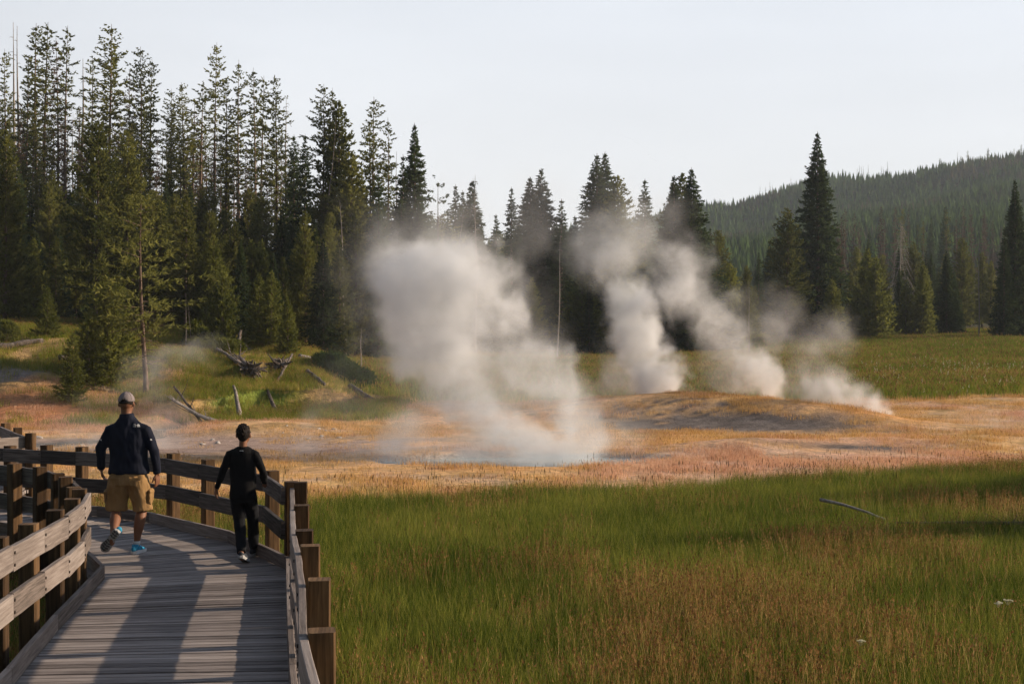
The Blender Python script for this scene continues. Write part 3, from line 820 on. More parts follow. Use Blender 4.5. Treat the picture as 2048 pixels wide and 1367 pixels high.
# --- trees one can tell apart (pixel of the tip, distance)
G1 = 'tall pines on the left skyline'
for (k, x, y, Y, lab, kw) in [
 ('lodge', 14, 98, 100, 'tall thin pine at the very left of the skyline', {}),
 ('snag', 36, 52, 104, 'bare needle-like dead trunk rising highest at the left skyline', dict(var=2)),
 ('snag', 28, 45, 108, 'second bare pole beside the highest bare trunk at the left skyline', dict(var=2)),
 ('lodge', 55, 110, 98, 'tall pine just right of the two bare poles on the left skyline', {}),
 ('lodge', 77, 46, 102, 'round-topped tall pine, left one of the close pair on the left skyline', dict(var=0)),
 ('lodge', 94, 43, 103, 'round-topped tall pine, right one of the close pair on the left skyline', dict(var=2)),
 ('brown', 112, 76, 99, 'tall pine with a brown dying crown beside the round-topped pair', {}),
 ('lodge', 134, 50, 97, 'tall pine with a long bare trunk and an open top, left of the broadest pine', dict(var=2)),
 ('snag', 155, 118, 105, 'thin leaning dead trunk left of the broadest skyline pine', dict(tilt=.03)),
 ('lodge', 181, 112, 100, 'tall pine with a short dense top just left of the broadest skyline pine', {}),
 ('lodge', 218, 48, 93, 'broadest and fullest of the tall pines on the left skyline', dict(var=1, wid=1.25)),
 ('brown', 256, 140, 100, 'reddish dying pine right of the broadest skyline pine', {}),
 ('lodge', 278, 94, 96, 'tall dense pine with a dark crown reaching low on the left skyline', dict(var=1, wid=1.1)),
 ('lodge', 304, 116, 99, 'tall narrow pine touching the dark dense one on its right side', {}),
 ('lodge', 340, 178, 98, 'shorter pine at the first dip of the left skyline', {}),
 ('lodge', 365, 165, 99, 'pointed pine in the first dip of the left skyline', dict(var=1)),
 ('brown', 388, 195, 102, 'greyish thin pine in the first dip of the left skyline', {}),
 ('lodge', 406, 160, 101, 'thin pine just left of the tree with the isolated open top', {}),
 ('lodge', 433, 84, 98, 'pine with an isolated open top standing high above its neighbours', dict(var=4, wid=.85)),
 ('lodge', 449, 155, 95, 'dense pine under the isolated open top', dict(var=0)),
 ('lodge', 481, 119, 95, 'tall pine with a narrow tip and a dark bulge below it', dict(var=3)),
 ('lodge', 506, 136, 96, 'middle one of three tall pines above the bright trunk gap', dict(var=0)),
 ('lodge', 526, 150, 98, 'right one of three tall pines above the bright trunk gap', dict(var=2)),
 ('lodge', 549, 150, 94, 'tall dense pine right of the bright trunk gap', dict(var=1, wid=.95)),
 ('snag', 572, 196, 99, 'grey dead tree with short twigs right of the bright trunk gap', dict(var=1)),
 ('slim', 588, 268, 92, 'short pointed tree, left one of two before the double-topped clump', {}),
 ('slim', 610, 268, 90, 'short pointed tree, right one of two before the double-topped clump', {}),
 ('lodge', 644, 168, 88, 'left and tallest stem of the dense double-topped clump', dict(var=1, wid=1.1)),
 ('lodge', 661, 176, 89, 'middle stem of the dense double-topped clump', dict(var=3)),
 ('pine', 676, 200, 88, 'right stem of the dense double-topped clump, with heavy dark boughs', dict(wid=.8)),
 ('snag', 634, 240, 86, 'leaning bare trunk before the double-topped clump', dict(tilt=.09, tdir=0, var=2)),
 ('pine', 700, 302, 84, 'dark conical pine at the right foot of the double-topped clump', {}),
 ('lodge', 736, 240, 86, 'thin stem left of the tall open pine standing alone', dict(var=4)),
 ('lodge', 752, 193, 87, 'tall open pine standing alone, its crown split round three stems', dict(var=0, wid=1.2)),
 ('lodge', 772, 236, 88, 'thin stem right of the tall open pine standing alone', dict(var=3)),
 ('slim', 757, 335, 80, 'dense dark spire rising in front of the tall open pine', dict(var=0)),
 ('snag', 794, 303, 88, 'short bare pole right of the tall open pine', dict(var=2)),
 ('spruce', 829, 245, 86, 'tall spruce with a thin tip widening to heavy drooping boughs', dict(var=0, wid=.85)),
 ('slim', 806, 308, 85, 'narrow spruce tucked against the tall one with the thin tip', {}),
 ('wind', 878, 362, 88, 'sparse wind-bent pine with bare tiered branches against the sky', {}),
 ('snag', 890, 415, 92, 'thin leaning stick beside the wind-bent pine', dict(tilt=.12, tdir=0, var=2)),
 ('slim', 911, 368, 104, 'left one of three spruces rising out of the big steam cloud', {}),
 ('slim', 925, 380, 106, 'middle and smallest of three spruces rising out of the big steam cloud', {}),
 ('spruce', 944, 360, 105, 'right and broadest of three spruces rising out of the big steam cloud', dict(var=1, wid=.9)),
 ('twiggy', 951, 350, 98, 'tall twiggy dead tree standing in front of the broad spruce in the steam', {}),
 ('slim', 992, 427, 108, 'small dark pointed spruce between the two steam columns', {}),
 ('slim', 1023, 373, 110, 'slender spire with clear sky on both sides', dict(var=1, wid=.85)),
 ('spruce', 1060, 352, 118, 'left shoulder of the pale spruce pair veiled in steam', {}),
 ('spruce', 1082, 336, 118, 'tallest of the pale spruce pair veiled in steam', dict(var=1)),
 ('slim', 1123, 397, 112, 'dark spruce right of the pale steam-veiled pair', dict(var=0, wid=1.1)),
 ('snag', 1115, 470, 96, 'long bare pole leaning slightly in front of the dark spruces', dict(var=2, tilt=.025)),
 ('slim', 1150, 430, 120, 'small far spruce left of the large twin-topped tree', {}),
 ('spruce', 1194, 306, 118, 'left top of the large twin-topped tree above the steam', dict(var=2, wid=.9)),
 ('spruce', 1210, 303, 120, 'right top of the large twin-topped tree above the steam', dict(var=0, wid=.9)),
 ('pine', 1234, 350, 116, 'pale rounded pine leaning on the right of the twin-topped tree', dict(wid=.8)),
 ('slim', 1290, 357, 118, 'lone narrow spruce standing pale in the steam', dict(var=1)),
 ('spruce', 1348, 350, 108, 'left top of the broad dark tree at the foot of the wooded hill', dict(var=1, wid=.85)),
 ('pine', 1362, 345, 109, 'middle top of the broad dark tree at the foot of the wooded hill', dict(wid=.85)),
 ('spruce', 1383, 334, 107, 'right and darkest top of the broad tree at the foot of the wooded hill', dict(var=2, wid=.85)),
 ('young', 1460, 528, 112, 'small pointed pine, left one of two in the gap before the lone spruce', {}),
 ('pine', 1493, 530, 110, 'small open pine, right one of two in the gap before the lone spruce', dict(wid=.6)),
 ('snag', 1498, 560, 100, 'bare thin trunk standing in the right steam', dict(var=0)),
 ('pine', 1574, 415, 125, 'broad pale-green pine left of the tall lone spruce', dict(var=0, wid=1.0)),
 ('spruce', 1635, 262, 130, 'tallest spruce, a perfect dark spire standing alone right of the steam', dict(var=0, wid=1.0, rz=1.0)),
 ('brown', 1682, 430, 132, 'thin pale pine just right of the tall lone spruce', {}),
 ('young', 1664, 560, 118, 'young green pine at the right foot of the tall lone spruce', dict(wid=1.1)),
 ('young', 1735, 500, 122, 'tall young pine, left one of the bright green pair', {}),
 ('young', 1752, 515, 120, 'tall young pine, right one of the bright green pair', {}),
 ('grey', 1801, 440, 132, 'pale grey dead tree with long drooping branches', {}),
 ('young', 1846, 522, 124, 'bright young pine right of the pale drooping dead tree', dict(wid=.8)),
 ('young', 1812, 560, 124, 'small young pine below the pale drooping dead tree', {}),
 ('spruce', 1893, 500, 128, 'dark spruce left of the gap with the far clearing', {}),
 ('snag', 1958, 450, 118, 'tall bare pole standing before the far clearing', dict(var=2)),
 ('spruce', 2030, 358, 118, 'large dark spruce at the right edge of the photo', dict(var=1, wid=.85)),
 ('slim', 2008, 455, 116, 'shorter dark spruce leaning on the large one at the right edge', {}),
 # left bank and its front row
 ('layer', 288, 395, 54.5, 'open layered pine with bare lower limbs standing at the stream behind the man', dict(var=0, rz=.5)),
 ('pine', 195, 236, 66, 'tall pine with a pale trunk in the front row of the left wood', dict(var=2, wid=.8)),
 ('pine', 256, 262, 68, 'tall pine just behind the open layered one', dict(var=0, wid=.85)),
 ('pine', 10, 258, 66, 'tall dense pine at the left edge in the front row', dict(var=1, wid=.8)),
 ('bushy', 215, 560, 55.5, 'broad bushy pine left of the open layered pine', dict(wid=.8)),
 ('bushy', 178, 640, 54.5, 'low spreading pine in front of the bushy one on the bank', dict(wid=.9)),
 ('young', 145, 668, 51.5, 'small dark pine at the foot of the left bank', dict(wid=.95)),
 ('young', 95, 572, 60, 'small pine alone at the top of the left bank', {}),
 ('young', 575, 594, 62.5, 'bright green pointed young pine beside the uprooted logs', dict(var=1)),
 ('young', 543, 543, 64, 'taller young pine left of the bright pointed one', dict(var=0)),
 ('young', 519, 548, 65, 'dark young pine left of the tall young one', dict(var=0)),
 ('pine', 320, 400, 68, 'dense dark pine right of the open layered one', dict(var=1, wid=.8)),
 ('pine', 373, 388, 67, 'bushy yellow-green pine above the middle of the bank', dict(var=3)),
 ('pine', 420, 420, 68, 'pine with two pale bare trunks below its crown, at the top of the bank', dict(var=2, wid=.8)),
 ('bushy', 445, 545, 63, 'rounded low pine leaning over the bank top', dict(wid=.6)),
 ('pine', 470, 440, 69, 'dark pine behind the rounded low one', dict(var=0, wid=.8)),
 ('pine', 610, 420, 70, 'conical pine at the right end of the front row', dict(var=1, wid=.75)),
 ('pine', 655, 450, 72, 'last full pine of the left wood, beside the steam', dict(var=0, wid=.75)),
 ('snag', 690, 400, 74, 'tall pale bare trunk at the right end of the left wood', dict(var=0, tilt=-.03)),
 ('snag', 722, 655, 66, 'stunted half-dead little tree beside the dark juniper', dict(var=1, wid=1.8)),
 ('snag', 372, 585, 61, 'pale bare stem at the bank top, left one of two', dict(var=0, wid=.7)),
 ('snag', 384, 600, 61.5, 'pale bare stem at the bank top, right one of two', dict(var=0, tilt=-.08, wid=.7)),
]:
    tree_px(k, x, y, Y, lab, None, **kw)

# --- the wood itself: trees nothing tells apart inside their group
random.seed(77)
def fill(n, x0, x1, Y0, Y1, ytop, kinds, label, group, wid=(.75, 1.05), avoid=()):
    for i in range(n):
        x = x0 + (x1 - x0) * (i + random.random()) / n
        Y = random.uniform(Y0, Y1)
        yt = ytop(x) + random.uniform(-28, 28)
        if any(abs(x - a) < w_ for a, w_ in avoid): continue
        tree_px(random.choice(kinds), x, yt, Y, label, group, wid=random.uniform(*wid))
fill(22, -60, 560, 84, 100, lambda x: 330 + 0.12 * x, ['pine'] * 2 + ['lodge'], 'one of the tall full pines closing the gaps of the left wood', 'tall full pines of the left wood', (.6, .85))
fill(34, -60, 690, 66, 76, lambda x: 455 + 0.06 * x, ['pine', 'pine', 'spruce', 'young'], 'one of the dark green pines packed in the front of the left wood', 'pines packed in the left wood')
fill(34, -60, 730, 78, 90, lambda x: 345 + 0.12 * x, ['pine', 'pine', 'slim', 'spruce'], 'one of the mid-height pines in the body of the left wood', 'mid-height pines of the left wood')
THIN = ['lodge'] * 4 + ['brown'] * 2 + ['snag'] * 2
fill(70, -40, 600, 94, 112, lambda x: 215 + 0.14 * x, THIN, 'one of the thin tall pines showing bare trunks in the left wood', 'thin tall pines of the left wood', (.7, .95))
fill(26, 640, 900, 84, 104, lambda x: 400 + 0.12 * (x - 640), ['spruce', 'pine', 'slim'], 'one of the trees behind the big steam cloud', 'trees behind the big steam cloud')
fill(30, 880, 1440, 118, 142, lambda x: 475, ['spruce', 'slim', 'pine'], 'one of the dark trees of the row behind the steam', 'dark trees of the row behind the steam', avoid=((1000, 0),))
fill(14, 900, 1430, 104, 116, lambda x: 560, ['young', 'slim'], 'one of the small trees under the row behind the steam', 'small trees behind the steam')
fill(24, 1500, 2120, 126, 142, lambda x: 550, ['young', 'spruce', 'slim', 'pine'], 'one of the dark trees along the far edge of the right meadow', 'trees along the far edge of the right meadow', avoid=((1945, 22),))
fill(26, 1500, 2120, 150, 185, lambda x: 500, ['spruce', 'slim', 'pine'], 'one of the shaded trees in the second row beyond the right meadow', 'second row of trees beyond the right meadow')
fill(30, 1640, 2110, 220, 290, lambda x: 435 - 0.03 * (x - 1700), ['brown', 'brown', 'slim', 'lodge'], 'one of the reddish dying pines on the rise below the hill', 'reddish dying pines on the rise')
fill(14, 1400, 1640, 200, 260, lambda x: 545, ['slim', 'spruce'], 'one of the small trees at the foot of the wooded hill', 'small trees at the foot of the hill')
# ridge snags and survivors
random.seed(5)
for (x, y, lab) in [(1935, 300, 'thick dark survivor tree on the ridge, tallest but one'), (1922, 312, 'thin tree beside the thick dark one on the ridge'), (1976, 296, 'ridge tree with a cross-like crown'),
                    (1880, 316, 'small lone ridge tree left of the thick dark one'), (2042, 288, 'ridge tree at the right edge of the photo'), (2028, 297, 'second ridge tree from the right edge')]:
    tree_px('lodge', x, y, 800, lab, None, var=random.choice([1, 3]), wid=1.1)
for i in range(34):
    x = random.choice([random.uniform(1430, 2040), random.uniform(1540, 1620), random.uniform(1690, 1780)])
    rg = float(np.interp(x, [1250, 1430, 1700, 2048], [442, 408, 362, 308]))
    tree_px('snag', x, rg - random.uniform(10, 30), 800, 'one of the bare dead trunks spiking above the far ridge', 'dead trunks on the far ridge', var=random.choice([0, 2]), wid=3.2)

# --- the wooded hill: a far-off wood that reads as one mass
def hill_forest():
    rs = np.random.RandomState(9)
    N = 30000
    u = rs.uniform(-300, 2350, N); Y = 300 * (820 / 300) ** rs.uniform(0, 1, N) ** 0.85
    X = (u - 1024) / FPX * Y
    keep = (u > 1230) | (rs.uniform(0, 1, N) < 0.3)
    X, Y, u = X[keep], Y[keep], u[keep]
    z = ground_z(X, Y)
    cl = fbm(X, Y, 0.02, 21)
    h = rs.uniform(4.0, 8.0, len(X)) * (0.75 + 0.5 * cl)
    tris = []
    for k in range(16):
        q = (k // 4) / 4.0
        ang = rs.uniform(0, 2 * math.pi, len(X))
        rad = h * 0.20 * (1 - q) * rs.uniform(.7, 1.2, len(X)) + .12
        zb = z + h * (q * 0.8 - 0.02); zt = z + h * np.minimum(1.0, q * 0.8 + rs.uniform(.4, .55, len(X)))
        ca, sa = np.cos(ang), np.sin(ang)
        a = np.stack([X + ca * rad - sa * rad * .55, Y + sa * rad + ca * rad * .55, zb], 1)
        b = np.stack([X + ca * rad + sa * rad * .55, Y + sa * rad - ca * rad * .55, zb], 1)
        c = np.stack([X, Y, zt], 1)
        tris.append(np.stack([a, b, c], 1))
    V = np.concatenate(tris)
    me = soup('hillside_forest', V, 3)
    t = NT('hill_needles')
    n = t.noise(t.pos(), 0.03, 3); n2 = t.noise(t.pos(), 0.25, 2)
    hc = t.ramp(t.math('ADD', t.math('MULTIPLY', n, .5), t.math('MULTIPLY', n2, .5)), [(0.35, (0.035, 0.068, 0.028)), (0.65, (0.16, 0.25, 0.075))])
    dead = t.rng(t.noise(t.pos(), 0.018, 4, 0.65), .56, .64)
    t.leafy(t.mix(t.math('MULTIPLY', dead, .7), hc, c3(.17, .13, .10)), 0.3)
    me.materials.append(t.m)
    tag(link_mesh('hillside_forest', me), 'dense young green wood covering the far hill on the right', None, None, 'stuff')
hill_forest()
# ------------------------------------------------------------------ grasses
def blade_mat(name, stops, trans=0.35, zone=(0.35, 4.0), rnd_amt=0.5, band=(1, 1, 1)):
    t = NT(name)
    n = t.noise(t.scale(t.pos(), band), zone[0], 3); n2 = t.noise(t.pos(), zone[1], 2)
    f = t.math('ADD', t.math('MULTIPLY', n, 0.55), t.math('MULTIPLY', n2, 0.45))
    f = t.math('ADD', f, t.math('MULTIPLY', t.math('SUBTRACT', t.attr('rnd'), 0.5), rnd_amt))
    return t.leafy(t.ramp(f, stops), trans)
M['g_green'] = blade_mat('green_blades', [(0.2, (0.038, 0.072, 0.008)), (0.5, (0.135, 0.175, 0.028)), (0.75, (0.38, 0.36, 0.075))])
M['g_seed'] = blade_mat('rusty_seed_heads', [(0.2, (0.12, 0.06, 0.026)), (0.5, (0.27, 0.14, 0.055)), (0.8, (0.44, 0.28, 0.11))], 0.3)
M['g_gold'] = blade_mat('golden_blades', [(0.2, (0.34, 0.20, 0.06)), (0.5, (0.68, 0.43, 0.16)), (0.8, (0.85, 0.60, 0.29))])
M['g_pink'] = blade_mat('pinkish_dry_blades', [(0.2, (0.46, 0.25, 0.15)), (0.5, (0.70, 0.43, 0.28)), (0.8, (0.84, 0.60, 0.42))])
M['g_spike'] = blade_mat('dark_grass_spikes', [(0.2, (0.05, 0.05, 0.02)), (0.8, (0.18, 0.14, 0.06))])
M['g_far'] = blade_mat('far_meadow_blades', [(0.3, (0.09, 0.14, 0.014)), (0.52, (0.20, 0.26, 0.03)), (0.72, (0.58, 0.38, 0.13))], 0.35, (0.16, 1.5), 0.25, (.28, 1, .5))
M['flower'] = blade_mat('pale_flowers', [(0.2, (0.55, 0.52, 0.30)), (0.8, (0.85, 0.82, 0.68))])

def tuft(name, seed, n, rad, h0, h1, w, mat, lean=0.25, seeds=0, seed_size=0.02, mat2=None, spike=False, segs=2):
    """a small patch of grass: n blades within rad of the origin, some with seed heads"""
    rs = np.random.RandomState(seed)
    V = []; Fc = []; rn = []; mi = []
    for i in range(n):
        r = rad * math.sqrt(rs.rand()); a = rs.uniform(0, 2 * math.pi)
        bx, by = r * math.cos(a), r * math.sin(a)
        h = rs.uniform(h0, h1); la = rs.uniform(0, 2 * math.pi); ll = h * lean * rs.uniform(.2, 1.3)
        wa = rs.uniform(0, math.pi); wx, wy = math.cos(wa) * w / 2, math.sin(wa) * w / 2
        q = rs.rand(); k0 = len(V)
        for j in range(segs + 1):
            tq = j / segs
            cx = bx + math.cos(la) * ll * tq ** 1.8; cy = by + math.sin(la) * ll * tq ** 1.8; cz = h * tq * (1 - 0.12 * tq) - (0.03 if j == 0 else 0)
            ww = 1 - 0.85 * tq
            V.append((cx - wx * ww, cy - wy * ww, cz)); V.append((cx + wx * ww, cy + wy * ww, cz))
        for j in range(segs):
            Fc.append((k0 + 2 * j, k0 + 2 * j + 1, k0 + 2 * j + 3, k0 + 2 * j + 2)); rn.append(q); mi.append(0)
        if i < seeds:
            q2 = rs.rand()
            if spike:
                L = seed_size * rs.uniform(3, 5); k0 = len(V); s2 = seed_size * .32
                for (zz, ww) in ((0, .5), (L * .5, 1), (L, .25)):
                    for kk in range(3):
                        V.append((cx + math.cos(kk * 2.09) * s2 * ww, cy + math.sin(kk * 2.09) * s2 * ww, cz + zz))
                for j in range(2):
                    for kk in range(3):
                        Fc.append((k0 + 3 * j + kk, k0 + 3 * j + (kk + 1) % 3, k0 + 3 * j + 3 + (kk + 1) % 3, k0 + 3 * j + 3 + kk)); rn.append(q2); mi.append(1)
            else:
                for k in range(7):
                    f = rs.uniform(.72, 1.08); sp_ = (1.12 - f) * h * .10
                    ox, oy = rs.normal(0, sp_), rs.normal(0, sp_)
                    p = (bx + math.cos(la) * ll * f ** 1.8 + ox, by + math.sin(la) * ll * f ** 1.8 + oy, h * f * .94)
                    sx, sy = rs.normal(0, seed_size * .35, 2)
                    k0 = len(V)
                    V += [(p[0] - sx, p[1] - sy, p[2]), (p[0] + sx, p[1] + sy, p[2]), (p[0] + ox * .5, p[1] + oy * .5, p[2] + seed_size * rs.uniform(1.5, 3.0))]
                    Fc.append((k0, k0 + 1, k0 + 2)); rn.append(q2); mi.append(1)
    me = bpy.data.meshes.new(name); me.from_pydata(V, [], Fc)
    at_ = me.attributes.new('rnd', 'FLOAT', 'FACE'); at_.data.foreach_set('value', np.array(rn, dtype=np.float32))
    me.materials.append(M[mat])
    if mat2: me.materials.append(M[mat2])
    me.polygons.foreach_set('material_index', np.array(mi, dtype=np.int32))
    me.update()
    return me

def scatter(name, label, tufts, X, Y, sc, seed, cat=None, zoff=0.0):
    """one object of kind stuff: tufts set on the points (X, Y) of the ground"""
    n = len(X); rs = np.random.RandomState(seed)
    Z = ground_z(X, Y) + zoff
    me = bpy.data.meshes.new(name)
    me.vertices.add(n); me.vertices.foreach_set('co', np.stack([X, Y, Z], 1).astype(np.float32).ravel())
    a = me.attributes.new('sc', 'FLOAT', 'POINT'); a.data.foreach_set('value', (sc * rs.uniform(.8, 1.2, n)).astype(np.float32))
    a = me.attributes.new('rz', 'FLOAT_VECTOR', 'POINT'); v = np.zeros((n, 3), np.float32); v[:, 2] = rs.uniform(0, 6.28, n); a.data.foreach_set('vector', v.ravel())
    a = me.attributes.new('pick', 'INT', 'POINT'); a.data.foreach_set('value', rs.randint(0, len(tufts), n).astype(np.int32))
    o = link_mesh(name, me)
    src = bpy.data.collections.new(name + '_clumps')      # never linked to the scene: only a source
    for i, tm in enumerate(tufts):
        so = bpy.data.objects.new('%s_clump' % name, tm); src.objects.link(so)
    g = bpy.data.node_groups.new(name, 'GeometryNodeTree')
    g.interface.new_socket('Geometry', in_out='INPUT', socket_type='NodeSocketGeometry')
    g.interface.new_socket('Geometry', in_out='OUTPUT', socket_type='NodeSocketGeometry')
    N = g.nodes; L = g.links
    gi = N.new('NodeGroupInput'); go = N.new('NodeGroupOutput')
    ip = N.new('GeometryNodeInstanceOnPoints'); ci = N.new('GeometryNodeCollectionInfo')
    ci.inputs['Collection'].default_value = src; ci.inputs['Separate Children'].default_value = True
    def na(nm, dt):
        k = N.new('GeometryNodeInputNamedAttribute'); k.data_type = dt; k.inputs['Name'].default_value = nm; return k.outputs[0]
    L.new(gi.outputs[0], ip.inputs['Points']); L.new(ci.outputs[0], ip.inputs['Instance'])
    ip.inputs['Pick Instance'].default_value = True
    L.new(na('pick', 'INT'), ip.inputs['Instance Index'])
    L.new(na('rz', 'FLOAT_VECTOR'), ip.inputs['Rotation'])
    L.new(na('sc', 'FLOAT'), ip.inputs['Scale'])
    L.new(ip.outputs[0], go.inputs[0])
    md = o.modifiers.new('scatter', 'NODES'); md.node_group = g
    tag(o, label, cat, None, 'stuff')
    return o

# where the boardwalk is: no grass through the deck
_PR = np.array([p[0] for p in PAIRS]); _PL = np.array([p[1] for p in PAIRS])
def on_walk(x, y, m=0.25):
    ring = np.concatenate([_PR, _PL[::-1]])
    ring2 = np.concatenate([np.array([q[0] for q in SPUR]), np.array([q[1] for q in SPUR])[::-1]])
    res = np.zeros(len(x), bool)
    for rg in (ring, ring2):
        ins = np.zeros(len(x), bool); d = np.full(len(x), 1e9)
        for i in range(len(rg)):
            x0, y0 = rg[i]; x1, y1 = rg[(i + 1) % len(rg)]
            c = ((y0 > y) != (y1 > y)) & (x < (x1 - x0) * (y - y0) / (y1 - y0 + 1e-12) + x0)
            ins ^= c
            t_ = np.clip(((x - x0) * (x1 - x0) + (y - y0) * (y1 - y0)) / ((x1 - x0) ** 2 + (y1 - y0) ** 2), 0, 1)
            d = np.minimum(d, np.hypot(x - x0 - t_ * (x1 - x0), y - y0 - t_ * (y1 - y0)))
        res |= ins | (d < m)
    return res

def spread(n, Y0, Y1, u0, u1, seed, dens=None, walk=True, p=1.0):
    """n tries, evenly per area, inside the fan between directions u0..u1 (pixels) and distances Y0..Y1"""
    rs = np.random.RandomState(seed)
    Y = np.sqrt(rs.uniform(Y0 ** 2, Y1 ** 2, n)) if p == 1 else Y0 * (Y1 / Y0) ** rs.uniform(0, 1, n)
    X = (rs.uniform(u0, u1, n) - 1024) / FPX * Y
    k = (pool_field(X, Y) > 1.05) & (stream_dist(X, Y) > 1.3)
    if dens is not None: k &= rs.uniform(0, 1, n) < dens(X, Y)
    X, Y = X[k], Y[k]
    if walk:
        k = ~on_walk(X, Y); X, Y = X[k], Y[k]
    return X, Y

def edge(x, y): return y + 3 * (fbm(x, y, 0.12, 11) - 0.5) - 0.5 * np.clip(x + 3, 0, 30)     # the same line the soil uses
# foreground meadow: dense green, with rusty seed heads in patches
T_green = [tuft('green_clump', 300 + i, 92, .34, .12, .38, .0068, 'g_green', .32) for i in range(5)]
T_seed = [tuft('seed_clump', 320 + i, 16, .36, .28, .54, .0042, 'g_gold', .2, 13, .0105, 'g_seed') for i in range(5)]
T_spike = [tuft('spike_clump', 340 + i, 5, .4, .34, .60, .005, 'g_green', .12, 4, .018, 'g_spike', True) for i in range(4)]
T_gold = [tuft('gold_clump', 350 + i, 56, .40, .04, .15, .009, 'g_gold', .4, 1, .012, 'g_seed') for i in range(4)]
T_pink = [tuft('pink_clump', 360 + i, 56, .40, .04, .16, .009, 'g_pink', .4, 4, .012, 'g_pink') for i in range(4)]

def d_green(x, y): return np.clip(1 - smooth(21.8, 24.2, edge(x, y)), 0, 1)
X, Y = spread(22500, 8.0, 33, -120, 3050, 1, d_green)
kk = (X > -3.2) | (Y > 8)
scatter('meadow_grass', 'tall green grass of the foreground meadow', T_green, X[kk], Y[kk], 1.0, 1)
def rust(x, y):
    u = 1024 + FPX * x / y; row = HOR + 2.9 * FPX / y
    n = fbm(x, y, 0.35, 31, 3); n2 = fbm(x, y, 1.3, 32, 3)
    band = (np.exp(-((row - (1165 - 0.05 * (u - 1500))) / 70) ** 2) + .55 * smooth(1180, 1230, row)) * smooth(500, 1250, u) * 1.3
    low = np.exp(-((row - 1330) / 60) ** 2) * 0.35
    edge_ = smooth(990, 965, row) * 0.3 + np.exp(-((row - 1045) / 16) ** 2) * 0.3
    near_rail = 0.45 * smooth(1200, 700, u)
    return np.clip((band + low + edge_ + near_rail + 0.10) * (0.12 + 1.5 * smooth(.40, .66, n) * (.35 + 1.3 * smooth(.4, .62, n2))) * .62, 0, 1)
X, Y = spread(13000, 8.0, 33, -120, 3050, 2, lambda x, y: rust(x, y) * (1 - smooth(21.8, 24.2, edge(x, y))))
scatter('seed_grass', 'rusty brown seed heads swaying over the green meadow', T_seed, X, Y, 1.0, 2)
X, Y = spread(900, 19, 30, 500, 2200, 3, lambda x, y: np.exp(-((edge(x, y) - 23.2) / 1.5) ** 2))
scatter('timothy_grass', 'dark upright grass spikes fringing the pink dry grass', T_spike, X, Y, .95, 3)
# dry grass round the springs
def d_dry(x, y):
    n2 = fbm(x, y, 0.5, 12)
    bare = np.clip(gbump(x, y, -6.5, 38.0, 6.5, 3.6) * 1.7 + gbump(x, y, -14, 41.5, 5, 1.8) * 1.2 + 1.4 * gbump(x, y, 7.3, 45.3, 4.8, 1.5, -.15) * smooth(.36, .5, n2) + gbump(x, y, 10, 36.6, 2, .5), 0, 1)
    return smooth(21.5, 23.8, edge(x, y)) * (1 - bare * .93) * (1 - smooth(58, 66, y - 0.1 * x)) * (0.07 + .93 * smooth(.43, .64, fbm(x, y, .9, 41)))
def pinkness(x, y): return (smooth(0.42, 0.62, fbm(x, y, 0.12, 11)) * .8 + .1) * np.clip(1.25 - gbump(x, y, 4, 48, 12, 6), .1, 1)
rsx = np.random.RandomState(8)
X, Y = spread(32000, 20, 64, -200, 2800, 4, lambda x, y: d_dry(x, y) * (x > -20))
pk = rsx.uniform(0, 1, len(X)) < pinkness(X, Y)
scatter('straw_grass', 'golden dry grass growing round the hot springs', T_gold, X[~pk], Y[~pk], 1.0, 4)
scatter('pink_grass', 'pinkish dry grass growing round the hot springs', T_pink, X[pk], Y[pk], 1.0, 5)
# left bank
M['g_bank'] = blade_mat('bank_blades', [(0.25, (0.12, 0.17, 0.02)), (0.5, (0.27, 0.30, 0.045)), (0.75, (0.56, 0.42, 0.14))], 0.4, (0.3, 2.0), 0.3)
T_bank = [tuft('bank_clump', 380 + i, 50, .45, .10, .34, .014, 'g_bank', .4, 3, .015, 'g_seed') for i in range(4)]
X, Y = spread(15000, 46, 72, -200, 800, 6, lambda x, y: (smooth(47, 49, y) * (1 - smooth(-.085, -.065, x / y)) * (.12 + .88 * smooth(.34, .54, fbm(x, y, .5, 12)))) * (1 - np.clip(1.5 * gbump(x, y, -19.6, 49.6, 3.4, 2.2) + 1.1 * gbump(x, y, -13.6, 50.6, 1.3, 1.0) + gbump(x, y, -19.5, 53.6, 4.5, 1.5), 0, .97)))
scatter('bank_grass', 'rough green and straw grass covering the left bank', T_bank, X, Y, 1.0, 6)
# far meadow
T_far = [tuft('far_clump', 390 + i, 90, 1.0, .2, .5, .028, 'g_far', .35, 5, .03, 'g_seed') for i in range(4)]
X, Y = spread(27000, 56, 150, 500, 2650, 7, lambda x, y: smooth(57, 66, y - .1 * x) * ((x / y) > -.12), p=2)
scatter('far_grass', 'green and tawny grass of the meadow rising to the right tree line', T_far, X, Y, 1.0, 7)
T_fl = [tuft('flower_clump', 395 + i, 4, .8, .5, .7, .01, 'g_green', .2, 3, .018, 'flower') for i in range(3)]
X, Y = spread(420, 58, 100, 1650, 2200, 9, lambda x, y: smooth(.5, .62, fbm(x, y, .12, 51)) * np.exp(-((y - 74) / 12) ** 2) * .8)
scatter('meadow_flowers', 'pale yellow-white flowers dotting the far right meadow', T_fl, X, Y, 1.0, 9)
